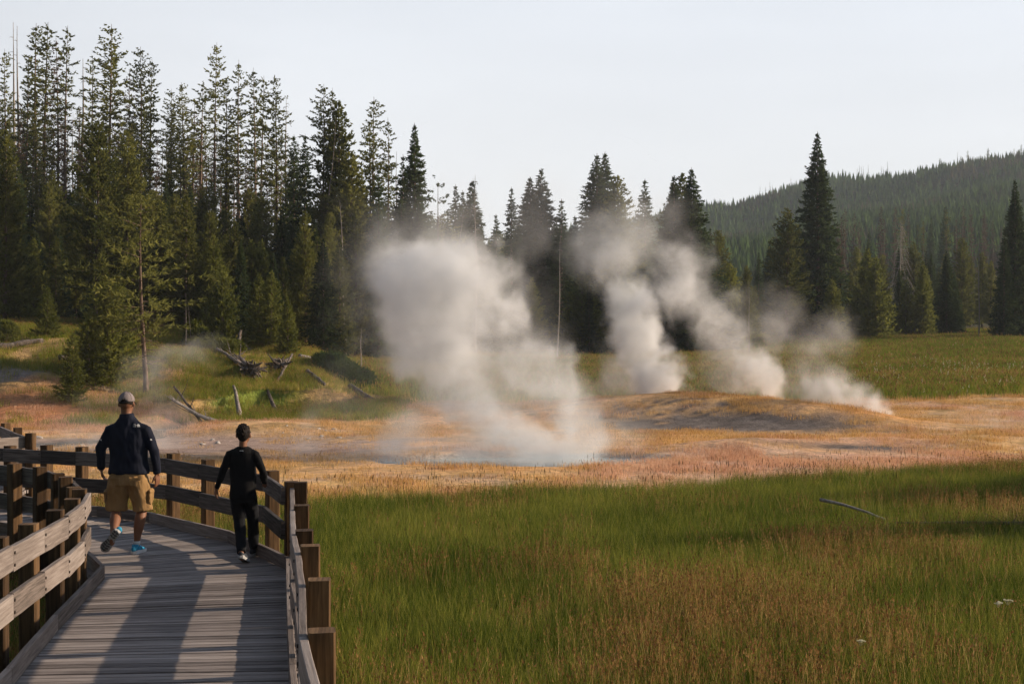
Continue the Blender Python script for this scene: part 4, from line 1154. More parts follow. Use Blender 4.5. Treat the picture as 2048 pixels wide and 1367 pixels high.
# ------------------------------------------------------------------ steam
def steam(label, blobs, D, warp=0.55, wscale=0.8, erode=0.9, escale=1.1, step=0.6, aniso=0.0, tint=(0.945, 0.972, 1), edet=3):
    """blobs: (pixel x, pixel y, radius in pixels, distance, weight, [vertical stretch]) - soft billows placed in space"""
    B = []
    for b in blobs:
        c = at(b[0], b[1], b[3]); r = 1.22 * b[2] / FPX * b[3]
        st = b[5] if len(b) > 5 else 1.0
        B.append((c, r, b[4], st))
    bm = bmesh.new()
    for c, r, w_, st in B:
        m = Matrix.Translation(c) @ Matrix.Diagonal((r * 1.2 + warp * 1.1, r * 1.2 + warp * 1.1, r * 1.2 * st + warp * 1.1, 1))
        bmesh.ops.create_icosphere(bm, subdivisions=2, radius=1.0, matrix=m)
    me = bpy.data.meshes.new('steam_hull'); bm.to_mesh(me); bm.free()
    tmp = bpy.data.objects.new('steam_hull', me); COL.objects.link(tmp)
    md = tmp.modifiers.new('r', 'REMESH'); md.mode = 'VOXEL'; md.voxel_size = max(0.12, min(r for _, r, _, _ in B) * .3)
    dg = bpy.context.evaluated_depsgraph_get(); dg.update()
    me2 = bpy.data.meshes.new_from_object(tmp.evaluated_get(dg)); me2.name = 'steam'
    bpy.data.objects.remove(tmp); bpy.data.meshes.remove(me)
    me2.materials.clear()
    t = NT('steam')
    p = t.pos()
    nv = t.noise(p, wscale, 3, 0.55, out=1)
    pw = t.vmath('MULTIPLY_ADD', t.vmath('SUBTRACT', nv, (0.5, 0.5, 0.5)), (warp * 5, warp * 5, warp * 5), p)
    acc = None
    for c, r, w_, st in B:
        d = t.vmath('SUBTRACT', pw, tuple(c))
        if st != 1.0: d = t.vmath('MULTIPLY', d, (1, 1, 1 / st))
        q = t.math('MULTIPLY_ADD', t.vmath('DOT_PRODUCT', d, d), -1 / (r * r * 1.3), 1.0, clamp=True)
        acc = t.math('MULTIPLY', q, w_) if acc is None else t.math('MULTIPLY_ADD', q, w_, acc)
    n2 = t.noise(pw, escale, edet, 0.55)
    wm = max(b_[2] for b_ in B)
    n3 = t.noise(p, escale * .32, 2, 0.5)
    acc2 = t.math('MINIMUM', acc, 1.3 * wm)
    m_ = t.math('MULTIPLY_ADD', n2, -erode * 4.6, t.math('MULTIPLY_ADD', n3, -erode * 2.2, 1 + erode * 3.4))
    m_ = t.math('MINIMUM', t.math('MAXIMUM', m_, 0.0), 2.0)
    f = t.math('MAXIMUM', t.math('MULTIPLY_ADD', t.math('MULTIPLY', acc2, t.math('MULTIPLY_ADD', acc2, 1.1 / wm, .12)), m_, -.03 * wm), 0.0)
    dens = t.math('MULTIPLY', f, D)
    v = t.n.new('ShaderNodeVolumePrincipled')
    v.inputs['Color'].default_value = tint + (1,)
    v.inputs['Anisotropy'].default_value = aniso
    t.l.new(dens, v.inputs['Density'])
    t.l.new(v.outputs[0], t.out.inputs['Volume'])
    t.m.cycles.volume_step_rate = step
    me2.materials.append(t.m)
    o = link_mesh('steam', me2)
    tag(o, label, 'steam', 'steam rising from the hot springs', 'stuff')
    return o

Yp = 34
steam('broad white steam column boiling off the near pool, leaning left and swelling into a cloud', [
 (880, 915, 60, 34, .45, .7), (960, 912, 66, 33.5, .75, .8), (1050, 915, 70, 33, .95, .8), (1140, 910, 64, 33, .95, .8), (1220, 905, 58, 33.5, .75, .7), (1275, 912, 30, 33.5, .55, .5),
 (1020, 865, 66, 33.5, .60), (965, 815, 66, 34, .70), (930, 760, 70, 34.5, .75), (890, 700, 84, 35, .80), (850, 640, 90, 35.5, .85), (830, 575, 90, 36, .9),
 (790, 510, 66, 36.5, .5), (885, 545, 76, 36, .7), (770, 640, 56, 36, .2), (815, 735, 60, 35, .25), (900, 470, 60, 37, .3), (760, 455, 44, 37, .2), (800, 925, 50, 34, .35, .6), (1010, 700, 60, 35, .35)], .62, warp=.50, wscale=.7, erode=1.0, escale=1.05, edet=5)
steam('rounded right lobe of the big steam cloud over the near pool', [
 (940, 575, 78, 36, .85), (985, 600, 70, 35.5, .9), (1010, 565, 62, 36, .75), (1035, 600, 36, 36, .5), (930, 630, 60, 35.5, .6), (955, 520, 55, 36.5, .45),
 (905, 455, 48, 37, .30, 1.4), (850, 460, 48, 37, .28, 1.2), (780, 480, 42, 37, .32, 1.2)], .58, warp=.50, wscale=.7, erode=1.0, escale=1.1, edet=5)
steam('lower steam puff humped over the middle of the near pool', [
 (1170, 860, 56, 34, .70), (1130, 800, 60, 34.5, .65), (1085, 750, 60, 35, .70), (1075, 700, 52, 35, .65), (1110, 720, 32, 35, .4), (1020, 780, 58, 35, .40), (1230, 830, 40, 35, .2)], .52, warp=.46, wscale=.8, erode=.95, edet=5)
steam('dense white steam plume puffing from behind the mound', [
 (1352, 776, 24, 52, 1.2), (1318, 772, 37, 52.5, 1.2), (1345, 738, 27, 53, .9), (1300, 735, 44, 53, 1.2), (1285, 690, 49, 53.5, 1.2), (1268, 640, 51, 54, 1.1), (1262, 595, 41, 54, 1.0),
 (1240, 775, 51, 53, .55), (1238, 720, 49, 54, .55), (1232, 550, 51, 54.5, .42, 1.2), (1200, 500, 63, 55, .38)], .85, warp=.46, wscale=.8, erode=.8, escale=1.2, step=.4, edet=5)
steam('thin upper veil of steam drifting in front of the twin-topped tree', [
 (1230, 470, 60, 55, .30), (1170, 520, 48, 55, .26), (1265, 490, 46, 55, .3), (1210, 400, 62, 56, .17, 1.2), (1080, 400, 70, 56, .17, 1.3), (1040, 480, 60, 56, .12), (1300, 450, 60, 56, .2), (1360, 420, 42, 56, .15, 1.3), (945, 430, 42, 56, .16, 1.3)], .55, warp=.6, wscale=.45, erode=.45, escale=.6)
steam('grey steam trailing up and left from the second spring behind the mound', [
 (1560, 785, 40, 50, .7, .8), (1525, 765, 42, 50.5, .8), (1508, 725, 41, 51, .85), (1470, 740, 52, 51, .35), (1465, 680, 58, 52, .50), (1430, 640, 60, 52.5, .48), (1395, 590, 62, 53, .48),
 (1352, 540, 62, 53.5, .50), (1320, 590, 50, 53, .35), (1375, 500, 48, 54, .38), (1420, 760, 62, 51, .30)], .62, warp=.56, wscale=.7, erode=.9, escale=1.0, step=.5, edet=5)
steam('low bluish steam blowing off the far right spring', [
 (1785, 842, 20, 47, .9, .6), (1750, 828, 34, 47, .8), (1705, 815, 43, 47.5, .65), (1655, 800, 43, 48, .55), (1690, 770, 43, 48, .40), (1640, 745, 46, 48.5, .38), (1605, 790, 36, 48, .45), (1580, 750, 29, 49, .35)], .9, warp=.42, wscale=.8, erode=.85, escale=1.1, step=.5)
steam('faint wisps of steam hanging before the dark trees beside the lone spruce', [
 (1560, 630, 45, 52, .32, 1.3), (1535, 670, 38, 52, .25), (1660, 670, 52, 50, .28), (1700, 650, 32, 50, .2), (1610, 700, 45, 50, .22), (1480, 600, 38, 52, .2)], .5, warp=.45, wscale=.7, erode=.5)
steam('thin steam drifting over the crust flats between the boy and the near pool', [
 (650, 922, 60, 33, .65, .6), (740, 905, 64, 34, .6, .7), (620, 895, 48, 35.5, .35), (790, 890, 50, 35, .42), (650, 830, 58, 36, .28), (745, 830, 50, 36, .26), (820, 850, 50, 35, .32), (720, 750, 50, 37, .2), (740, 660, 48, 38, .22), (700, 590, 40, 38, .15)], .62, warp=.6, wscale=.5, erode=.6, escale=.8)
steam('thin steam drifting up past the man over the stream', [
 (250, 890, 70, 38, .36, .7), (130, 900, 70, 38, .3, .6), (350, 870, 48, 38, .36), (330, 800, 44, 39, .34), (290, 745, 46, 39, .32), (355, 730, 40, 39, .3), (400, 690, 36, 40, .2), (240, 800, 40, 39, .2), (160, 830, 40, 39, .2)], .62, warp=.6, wscale=.5, erode=.6, escale=.8)
steam('low violet-grey steam lying along the right edge of the dry ground', [
 (1880, 850, 40, 44, .3, .5), (1960, 845, 44, 44, .35, .5), (2040, 850, 44, 44, .35, .55), (1940, 880, 34, 43, .25, .5), (2030, 890, 30, 42, .3, .5)], .45, warp=.5, wscale=.6, erode=.5, escale=.8)

steam('pale veil of thin steam spread around the big cloud and across the flats', [
 (800, 560, 130, 38, .30, 1.1), (900, 700, 130, 37, .30), (1010, 640, 110, 37, .25, 1.2), (1060, 800, 120, 36, .32), (880, 860, 110, 36, .32), (1200, 850, 90, 36, .3), (900, 430, 80, 38, .22, 1.2), (740, 760, 90, 37, .22)],
 .17, warp=.8, wscale=.4, erode=.8, escale=.6, edet=4)

# ------------------------------------------------------------------ smoky air over the whole place
bm = bmesh.new()
bmesh.ops.create_cube(bm, size=1.0, matrix=Matrix.Translation((0, 700, 96)) @ Matrix.Diagonal((2600, 1650, 204, 1)))
me = bpy.data.meshes.new('haze'); bm.to_mesh(me); bm.free()
t = NT('haze')
v = t.n.new('ShaderNodeVolumePrincipled')
v.inputs['Color'].default_value = (0.76, 0.87, 1.0, 1)
v.inputs['Density'].default_value = 0.00026
t.l.new(v.outputs[0], t.out.inputs['Volume'])
haze = link_mesh('haze', me, t.m)
tag(haze, 'thin smoky haze lying over the valley', 'haze', None, 'stuff')
# ------------------------------------------------------------------ people
def cloth_mat(name, col, var=0.15, rough=0.9, fold=0.5, fs=9.0, fine=240, stretch=(1, 1, .45)):
    t = NT(name)
    n = t.noise(t.scale(t.obj(), stretch), fs, 3, 0.55, dist=0.6)
    w = t.noise(t.obj(), fine, 2)
    c = t.mix(t.rng(n, .3, .7), c3(*[x * (1 - var) for x in col]), c3(*[x * (1 + var) for x in col]))
    return t.surf(c, rough, 0.15, t.bump(t.math('ADD', n, t.math('MULTIPLY', w, .06)), fold, .03))
M['navy'] = cloth_mat('navy_fleece', (0.012, 0.015, 0.028), fold=.55, fs=7)
M['khaki'] = cloth_mat('khaki_cotton', (0.31, 0.19, 0.082), var=.16, fold=.75, fs=11)
M['black'] = cloth_mat('black_jersey', (0.007, 0.007, 0.008), fold=.8, fs=8)
M['black2'] = cloth_mat('black_sweatpants', (0.010, 0.011, 0.014), fold=.5, fs=7)
M['cap'] = cloth_mat('grey_cap_cotton', (0.24, 0.205, 0.205), fold=.2, fs=14)
M['strap'] = cloth_mat('dark_strap', (0.03, 0.028, 0.03), fold=.1)
t = NT('skin'); n = t.noise(t.obj(), 12, 3)
M['skin'] = t.surf(t.mix(n, c3(0.17, 0.075, 0.04), c3(0.26, 0.12, 0.066)), 0.55, 0.35, None, Subsurface_Weight=0.05)
t = NT('hair'); n = t.noise(t.scale(t.obj(), (1, 1, .35)), 160, 3)
M['hair'] = t.surf(t.mix(n, c3(0.005, 0.004, 0.0035), c3(0.02, 0.014, 0.011)), 0.75, 0.15, t.bump(n, .8, .004))
M['blue'] = cloth_mat('blue_mesh_fabric', (0.045, 0.30, 0.50), var=.3, fold=.2, fs=60)
M['white'] = cloth_mat('white_foam', (0.62, 0.63, 0.64), var=.05, fold=.05)
M['tread'] = cloth_mat('dark_tread_rubber', (0.10, 0.105, 0.11), fold=.1)
M['solegrey'] = cloth_mat('grey_sole_foam', (0.36, 0.37, 0.38), var=.1, fold=.1)
M['shoegrey'] = cloth_mat('dark_grey_shoe_fabric', (0.045, 0.052, 0.065), var=.3, fold=.2, fs=60)
M['mark'] = cloth_mat('white_print', (0.72, 0.72, 0.72), var=.03, fold=0.0)
t = NT('eye'); M['eye'] = t.surf(c3(0.5, 0.48, 0.46), 0.2, .5)

def loft(bm, rings, n=16, dome=True):
    """closed tube through rings (centre, rx, ry[, axis dir]); rx lies sideways (x), ry in depth"""
    R_ = []
    C = [Vector(r[0]) for r in rings]
    for i, r in enumerate(rings):
        d = (C[min(i + 1, len(C) - 1)] - C[max(i - 1, 0)]).normalized()
        ref = Vector((0, 1, 0)) if abs(d.y) < .8 else Vector((0, 0, 1))
        sx = ref.cross(d).normalized(); sy = d.cross(sx).normalized()
        R_.append((C[i], r[1], r[2], sx, sy, d))
    full = []
    if dome:
        c, a, b, sx, sy, d = R_[0]; k = min(a, b)
        for q in (.97, .8, .5): full.append((c - d * k * q * .8, a * math.sqrt(1 - q * q), b * math.sqrt(1 - q * q), sx, sy))
    full += [x[:5] for x in R_]
    if dome:
        c, a, b, sx, sy, d = R_[-1]; k = min(a, b)
        for q in (.5, .8, .97): full.append((c + d * k * q * .8, a * math.sqrt(1 - q * q), b * math.sqrt(1 - q * q), sx, sy))
    vs = []
    for c, a, b, sx, sy in full:
        vs.append([bm.verts.new(c + sx * (a * math.cos(2 * math.pi * j / n)) + sy * (b * math.sin(2 * math.pi * j / n))) for j in range(n)])
    for i in range(len(vs) - 1):
        for j in range(n):
            bm.faces.new((vs[i][j], vs[i][(j + 1) % n], vs[i + 1][(j + 1) % n], vs[i + 1][j]))
    bm.faces.new(vs[0][::-1]); bm.faces.new(vs[-1])

def ball(bm, c, r, rot=None):
    m = Matrix.Translation(c)
    if rot is not None: m = m @ rot
    bmesh.ops.create_icosphere(bm, subdivisions=3, radius=1.0, matrix=m @ Matrix.Diagonal((r[0], r[1], r[2], 1)))

def fuse(name, bm, voxel, mat, parent, smooth_it=4, disp=None):
    """grow one continuous surface from the overlapping pieces in bm"""
    bmesh.ops.recalc_face_normals(bm, faces=bm.faces)
    me = bpy.data.meshes.new(name); bm.to_mesh(me); bm.free()
    tmp = bpy.data.objects.new(name, me); COL.objects.link(tmp)
    md = tmp.modifiers.new('r', 'REMESH'); md.mode = 'VOXEL'; md.voxel_size = voxel; md.use_smooth_shade = True
    if smooth_it:
        md = tmp.modifiers.new('s', 'SMOOTH'); md.factor = .5; md.iterations = smooth_it
    dg = bpy.context.evaluated_depsgraph_get(); dg.update()
    me2 = bpy.data.meshes.new_from_object(tmp.evaluated_get(dg)); me2.name = name
    bpy.data.objects.remove(tmp); bpy.data.meshes.remove(me)
    me2.materials.clear(); me2.materials.append(mat)
    if disp:
        nrm = [v.normal.copy() for v in me2.vertices]
        for v, nn in zip(me2.vertices, nrm): v.co += nn * disp(v.co)
        me2.update()
    me2.polygons.foreach_set('use_smooth', np.ones(len(me2.polygons), dtype=bool))
    o = bpy.data.objects.new(name, me2); COL.objects.link(o); o.parent = parent
    return o

def hand(bm, w, d, nrm, s=1.0, side=1, curl=.5):
    """hand at wrist w pointing along d; nrm = direction the back of the hand faces; side: which way the thumb leaves"""
    w = Vector(w); d = Vector(d).normalized(); nrm = Vector(nrm).normalized()
    x = d.cross(nrm).normalized() * side
    loft(bm, [(w - d * .02, .026 * s, .02 * s), (w + d * .02 * s, .03 * s, .018 * s)], 12)
    for k in range(4):
        o = (k - 1.5) * .019 * s
        a = w + d * .015 * s + x * o * .8; b = w + d * .088 * s + x * o
        loft(bm, [(a, .013 * s, .012 * s), (b, .0105 * s, .0105 * s)], 10)
        L = [.075, .084, .078, .06][3 - k] * s
        p = b; dirn = d.copy(); r = .0088 * s
        ring = [(p, r, r)]
        for j, f in enumerate((.45, .3, .25)):
            ang = curl * (.5 + .25 * j)
            dirn = (dirn * math.cos(ang) - nrm * math.sin(ang)).normalized()
            p = p + dirn * L * f; r *= .93
            ring.append((p.copy(), r, r))
        loft(bm, ring, 9)
    t0 = w + d * .025 * s + x * .022 * s
    t1 = t0 + (x * .7 + d * .75 - nrm * .25).normalized() * .038 * s
    t2 = t1 + (x * .15 + d * .95 - nrm * .4).normalized() * .03 * s
    t3 = t2 + (d * .9 - x * .1 - nrm * .4).normalized() * .022 * s
    loft(bm, [(t0, .013 * s, .013 * s), (t1, .0105 * s, .0105 * s), (t2, .0098 * s, .0098 * s), (t3, .0078 * s, .0078 * s)], 9)

def head(bm, c, s=1.0):
    """skull, jaw, nose, ears; the face looks along +Y"""
    c = Vector(c)
    ball(bm, c + Vector((0, -.012, .022)) * s, (.077 * s, .095 * s, .095 * s))
    ball(bm, c + Vector((0, .028, -.03)) * s, (.064 * s, .064 * s, .08 * s))
    ball(bm, c + Vector((0, .055, -.075)) * s, (.036 * s, .034 * s, .028 * s))
    ball(bm, c + Vector((0, .078, .02)) * s, (.055 * s, .014 * s, .012 * s))
    loft(bm, [(c + Vector((0, .082, .018)) * s, .008 * s, .01 * s), (c + Vector((0, .104, -.022)) * s, .014 * s, .013 * s)], 10)
    for sx in (-.011, .011): ball(bm, c + Vector((sx, .083, -.055)) * s, (.016 * s, .01 * s, .006 * s))
    ball(bm, c + Vector((0, .082, -.064)) * s, (.02 * s, .01 * s, .006 * s))
    for sx in (-1, 1):
        ball(bm, c + Vector((sx * .08, -.008, -.004)) * s, (.011 * s, .02 * s, .032 * s), Matrix.Rotation(sx * .35, 4, 'Z'))

FOOT = [(-.03, -.085), (-.038, -.05), (-.036, 0), (-.04, .06), (-.05, .11), (-.048, .155), (-.03, .19), (0, .203), (.03, .185), (.043, .145), (.04, .09), (.03, .04), (.033, -.02), (.036, -.055), (.028, -.085), (0, -.096)]
def shoe(parent, ankle_m, upper_mat, sole_mat, tread_mat, s=1.0, mirror=1, sock=True):
    """shoe in its own frame (heel at -y, toe at +y, sole at z=0, ankle above the origin), set by the matrix ankle_m"""
    def F(v): return Vector((v[0] * mirror, v[1], v[2])) * s
    bm = bmesh.new()
    rings = [(-.085, .030, .030, .055), (-.05, .036, .045, .062), (-.01, .036, .052, .068), (.04, .038, .038, .055), (.09, .044, .03, .042), (.14, .045, .026, .034), (.18, .034, .022, .028)]
    loft(bm, [(F((-.004 if y > .05 else 0, y, z)), rx * s, rz * s) for y, rx, rz, z in rings], 16)
    loft(bm, [(F((0, -.035, .07)), .038 * s, .048 * s), (F((0, -.04, .105)), .036 * s, .045 * s)], 14, dome=False)
    u = fuse('shoe', bm, .006 * s, upper_mat, parent, 3)
    u.data.transform(ankle_m)
    bm = bmesh.new()
    lo = [bm.verts.new(F((x * 1.06, y * 1.03, .0 + (.012 if y > .17 else 0)))) for x, y in FOOT]
    mi_ = [bm.verts.new(F((x * 1.12, y * 1.05, .016 + (.01 if y > .17 else 0)))) for x, y in FOOT]
    hi = [bm.verts.new(F((x * 1.04, y * 1.01, .036 + (.006 if y < 0 else 0)))) for x, y in FOOT]
    n = len(FOOT)
    for A, B_ in ((lo, mi_), (mi_, hi)):
        for j in range(n): bm.faces.new((A[j], A[(j + 1) % n], B_[(j + 1) % n], B_[j]))
    bm.faces.new(lo[::-1]); bm.faces.new(hi)
    bmesh.ops.recalc_face_normals(bm, faces=bm.faces)
    me = bpy.data.meshes.new('sole'); bm.to_mesh(me); bm.free(); me.transform(ankle_m)
    so = link_mesh('sole', me, sole_mat, u)
    mb = MB()
    for k in range(9):
        y = -.075 + k * .03
        if k == 3: continue
        hw = .026 if y < .05 else .034
        if y > .15: hw = .022
        for sg in (-1, 1):
            mb.board(F((sg * .004, y + .008, -.002)), F((sg * hw, y - .006, -.002)), .014 * s, .008 * s, up=Vector((0, 1, 0)))
    tm = mb.mesh('tread'); tm.transform(ankle_m); link_mesh('tread', tm, tread_mat, so)
    mb = MB()
    for k in range(4):
        y = .02 + k * .022
        mb.tube([F((-.022, y, .098 - k * .012)), F((0, y + .004, .107 - k * .013)), F((.022, y, .098 - k * .012))], [.0028 * s] * 3, 5)
    lm = mb.mesh('laces'); lm.transform(ankle_m); link_mesh('laces', lm, M['white'], u)
    return u

def stick_on(me_src, target, dist=.0025):
    """press a flat mark (built in the xz plane) onto the back of a garment"""
    bvh = BVHTree.FromPolygons([v.co.copy() for v in target.data.vertices], [tuple(p.vertices) for p in target.data.polygons])
    for v in me_src.vertices:
        h = bvh.ray_cast(Vector((v.co.x, -1.0, v.co.z)), Vector((0, 1, 0)))
        if h[0] is not None: v.co.y = h[0].y - dist
        else: v.co.y = -.1
    me_src.update()

def text_mesh(txt, size, x, z, align='LEFT'):
    cu = bpy.data.curves.new('lettering', 'FONT'); cu.body = txt; cu.size = size; cu.align_x = align; cu.resolution_u = 2
    o = bpy.data.objects.new('lettering', cu); COL.objects.link(o)
    dg = bpy.context.evaluated_depsgraph_get(); dg.update()
    me = bpy.data.meshes.new_from_object(o.evaluated_get(dg)); bpy.data.objects.remove(o)
    vs = [(v.co.x + x, 0, v.co.y + z) for v in me.vertices]
    return vs, [tuple(p.vertices) for p in me.polygons]

def mark_object(name, pieces, target):
    V = []; F = []
    for vs, fs in pieces:
        k = len(V); V += vs; F += [tuple(i + k for i in f) for f in fs]
    me = bpy.data.meshes.new(name); me.from_pydata(V, [], F); me.update()
    stick_on(me, target)
    return link_mesh(name, me, M['mark'], target)

def arc(cx, cz, r0, r1, a0, a1, n=10):
    vs = []; fs = []
    for i in range(n + 1):
        a = R(a0 + (a1 - a0) * i / n)
        vs.append((cx + r0 * math.cos(a), 0, cz + r0 * math.sin(a))); vs.append((cx + r1 * math.cos(a), 0, cz + r1 * math.sin(a)))
        if i: fs.append((2 * i - 2, 2 * i - 1, 2 * i + 1, 2 * i))
    return vs, fs

def folds(amp, sx, sz, seed):
    def f(co):
        return amp * mnoise.noise(Vector((co.x * sx + seed, co.y * sx, co.z * sz))) + amp * .5 * mnoise.noise(Vector((co.x * sx * 2.3, co.y * sx * 2.3 + seed, (co.z + co.x * .6) * sz * 2.3)))
    return f

def build_man():
    root = tag(empty('person', (-4.255, 14.42, 0)), 'man in a dark navy jacket, khaki cargo shorts and grey cap walking away', 'person')
    # body
    bm = bmesh.new()
    hc = Vector((-.02, .0, 1.665))
    head(bm, hc)
    loft(bm, [((-.01, -.02, 1.40), .075, .065), ((-.015, -.018, 1.50), .058, .06), ((-.02, -.012, 1.58), .056, .062), ((-.02, -.01, 1.64), .06, .07)])
    loft(bm, [((0, 0, .86), .15, .10), ((0, 0, 1.05), .15, .10), ((0, -.01, 1.28), .17, .105), ((0, -.01, 1.40), .15, .085)])
    AL = [(-.192, -.01, 1.372), (-.30, -.01, 1.17), (-.318, .05, .95)]
    AR = [(.192, -.01, 1.372), (.285, -.03, 1.16), (.31, .03, .90)]
    for A in (AL, AR): loft(bm, [(A[0], .05, .05), (A[1], .04, .04), (A[2], .027, .024)])
    hand(bm, AL[2], (.05, .25, -1), (-1, -.3, 0), 1.0, side=-1, curl=.95)
    hand(bm, AR[2], (.02, .12, -1), (1, -.5, 0), 1.0, side=1, curl=.38)
    # legs: left lifted behind, right planted
    loft(bm, [((-.09, 0, .88), .09, .09), ((-.12, .03, .66), .078, .082), ((-.135, .055, .50), .06, .064), ((-.128, -.03, .445), .062, .064), ((-.11, -.12, .395), .06, .066), ((-.085, -.24, .325), .042, .045), ((-.065, -.325, .268), .034, .036)])
    loft(bm, [((.09, 0, .88), .09, .09), ((.12, .05, .66), .078, .082), ((.13, .075, .50), .055, .06), ((.122, .035, .40), .062, .068), ((.108, .02, .30), .056, .062), ((.09, .03, .18), .037, .04), ((.08, .035, .07), .033, .036)])
    ball(bm, (.08, .08, .05), (.03, .08, .03))
    ball(bm, (-.085, -.31, .2), (.03, .03, .06))
    body = fuse('body', bm, .0062, M['skin'], root, 3)
    for sx in (-1, 1):
        bm = bmesh.new(); ball(bm, hc + Vector((sx * .031, .075, .005)), (.011, .011, .011))
        me = bpy.data.meshes.new('eye'); bm.to_mesh(me); bm.free(); link_mesh('eye', me, M['eye'], body)
    # hair below the cap
    bm = bmesh.new()
    bmesh.ops.create_icosphere(bm, subdivisions=4, radius=1, matrix=Matrix.Translation(hc + Vector((0, -.014, .02))) @ Matrix.Diagonal((.0805, .0985, .098, 1)))
    bmesh.ops.delete(bm, geom=[v for v in bm.verts if v.co.z < hc.z - .012 + (v.co.y - hc.y) * -.1 or (v.co.y > hc.y + .03)], context='VERTS')
    me = bpy.data.meshes.new('hair'); bm.to_mesh(me); bm.free(); link_mesh('hair', me, M['hair'], body)
    # cap
    bm = bmesh.new()
    bmesh.ops.create_icosphere(bm, subdivisions=4, radius=1, matrix=Matrix.Translation(hc + Vector((0, -.010, .03))) @ Matrix.Diagonal((.088, .106, .106, 1)))
    kill = [v for v in bm.verts if v.co.z < hc.z + .018 or (v.co.y < hc.y - .05 and abs(v.co.x - hc.x) < .036 and v.co.z < hc.z + .052 - abs(v.co.x - hc.x) * .6)]
    bmesh.ops.delete(bm, geom=kill, context='VERTS')
    me = bpy.data.meshes.new('crown'); bm.to_mesh(me); bm.free()
    me.polygons.foreach_set('use_smooth', np.ones(len(me.polygons), dtype=bool))
    capo = link_mesh('cap', me, M['cap'], root)
    sd = capo.modifiers.new('t', 'SOLIDIFY'); sd.thickness = .004
    mb = MB(); k = 12; pts = []
    for i in range(k + 1):
        a = R(20 + 140 * i / k)
        pts.append((hc + Vector((.086 * math.cos(a), -.010 + .103 * math.sin(a), .024)), hc + Vector((.083 * math.cos(a), .095 + .085 * math.sin(a), .004 - .012 * abs(math.cos(a))))))
    v0 = len(mb.v)
    for a, b in pts: mb.v += [tuple(a), tuple(b), tuple(a - Vector((0, 0, .004))), tuple(b - Vector((0, 0, .004)))]
    for i in range(k):
        q = v0 + 4 * i
        for f in ((q, q + 4, q + 5, q + 1), (q + 2, q + 3, q + 7, q + 6), (q + 1, q + 5, q + 7, q + 3)): mb.face(f, [(0, 0)] * 4, .5)
    mb.build('brim', M['cap'], capo)
    mb = MB()
    mb.tube([hc + Vector((.088 * math.sin(R(q)), -.010 - .108 * math.cos(R(q)), .024)) for q in range(-26, 27, 4)], [.006] * 14, 6)
    mb.build('strap', M['strap'], capo)
    mb = MB()
    for q in range(6):
        a = R(q * 60 + 30)
        mb.tube([hc + Vector((0, -.010, .03)) + Vector((.0895 * math.cos(a) * math.sin(R(e)), .1075 * math.sin(a) * math.sin(R(e)), .1075 * math.cos(R(e)))) for e in range(2, 80, 11)], [.0016] * 8, 4)
    mb.tube([hc + Vector((0, -.010, .134)), hc + Vector((0, -.010, .143))], [.007, .005], 8)
    mb.build('seams', M['cap'], capo).name = 'seam_stitching'
    # jacket
    bm = bmesh.new()
    loft(bm, [((.008, .0, .895), .222, .150), ((.008, .0, .93), .222, .155), ((.005, 0, 1.02), .208, .145), ((0, -.005, 1.14), .212, .140), ((0, -.012, 1.27), .222, .138), ((-.002, -.018, 1.36), .215, .118), ((-.005, -.02, 1.43), .178, .095), ((-.008, -.02, 1.485), .122, .084), ((-.012, -.02, 1.525), .084, .080), ((-.015, -.018, 1.56), .074, .075)], 28, dome=False)
    for A, sg in ((AL, -1), (AR, 1)):
        a0 = Vector(A[0]); a1 = Vector(A[1]); a2 = Vector(A[2])
        loft(bm, [(a0 + Vector((-sg * .06, 0, .035)), .055, .075), (a0, .070, .078), (a0.lerp(a1, .5), .066, .067), (a1, .058, .06), (a1.lerp(a2, .5), .053, .053), (a2.lerp(a1, .02), .042, .043)], 20, dome=False)
    jacket = fuse('jacket', bm, .0075, M['navy'], root, 5, folds(.015, 9, 5, 3.1))
    # tidy cuffs and hem
    mb = MB()
    for A in (AL, AR):
        a1 = Vector(A[1]); a2 = Vector(A[2]); d = (a2 - a1).normalized()
        mb.tube([a2 - d * .03, a2 + d * .004], [.0445, .0415], 18)
    mb.build('cuff', M['navy'], jacket, True)
    pcs = []
    for i, w_ in enumerate(('THE', 'NORTH', 'FACE')): pcs.append(text_mesh(w_, .0150, .078, 1.440 - i * .0120))
    for r_ in (.012, .021, .030): pcs.append(arc(.124, 1.416, r_ - .0055, r_, 0, 90))
    mark_object('chest_mark', pcs, jacket).name = 'logo_print'
    mark_object('sleeve_print', [arc(-.29, 1.265, .004, .012, 0, 90), arc(-.29, 1.265, .014, .018, 0, 90)], jacket)
    mark_object('sleeve_print', [arc(.262, 1.268, .004, .012, 0, 90), arc(.262, 1.268, .014, .018, 0, 90)], jacket)
    # shorts
    bm = bmesh.new()
    loft(bm, [((0, .01, .96), .185, .125), ((0, .005, .90), .205, .140), ((0, .0, .83), .218, .152), ((0, 0, .77), .222, .155)], 24, dome=False)
    loft(bm, [((-.10, 0, .84), .118, .14), ((-.112, .01, .70), .122, .13), ((-.132, .02, .58), .116, .12), ((-.14, .022, .49), .118, .116)], 22, dome=False)
    loft(bm, [((.10, 0, .84), .118, .14), ((.115, .02, .70), .118, .13), ((.138, .035, .58), .104, .114), ((.144, .045, .485), .102, .11)], 22, dome=False)
    ball(bm, (0, -.02, .82), (.12, .125, .06))
    sh = fuse('shorts', bm, .0075, M['khaki'], root, 4, folds(.015, 11, 6, 8.7))
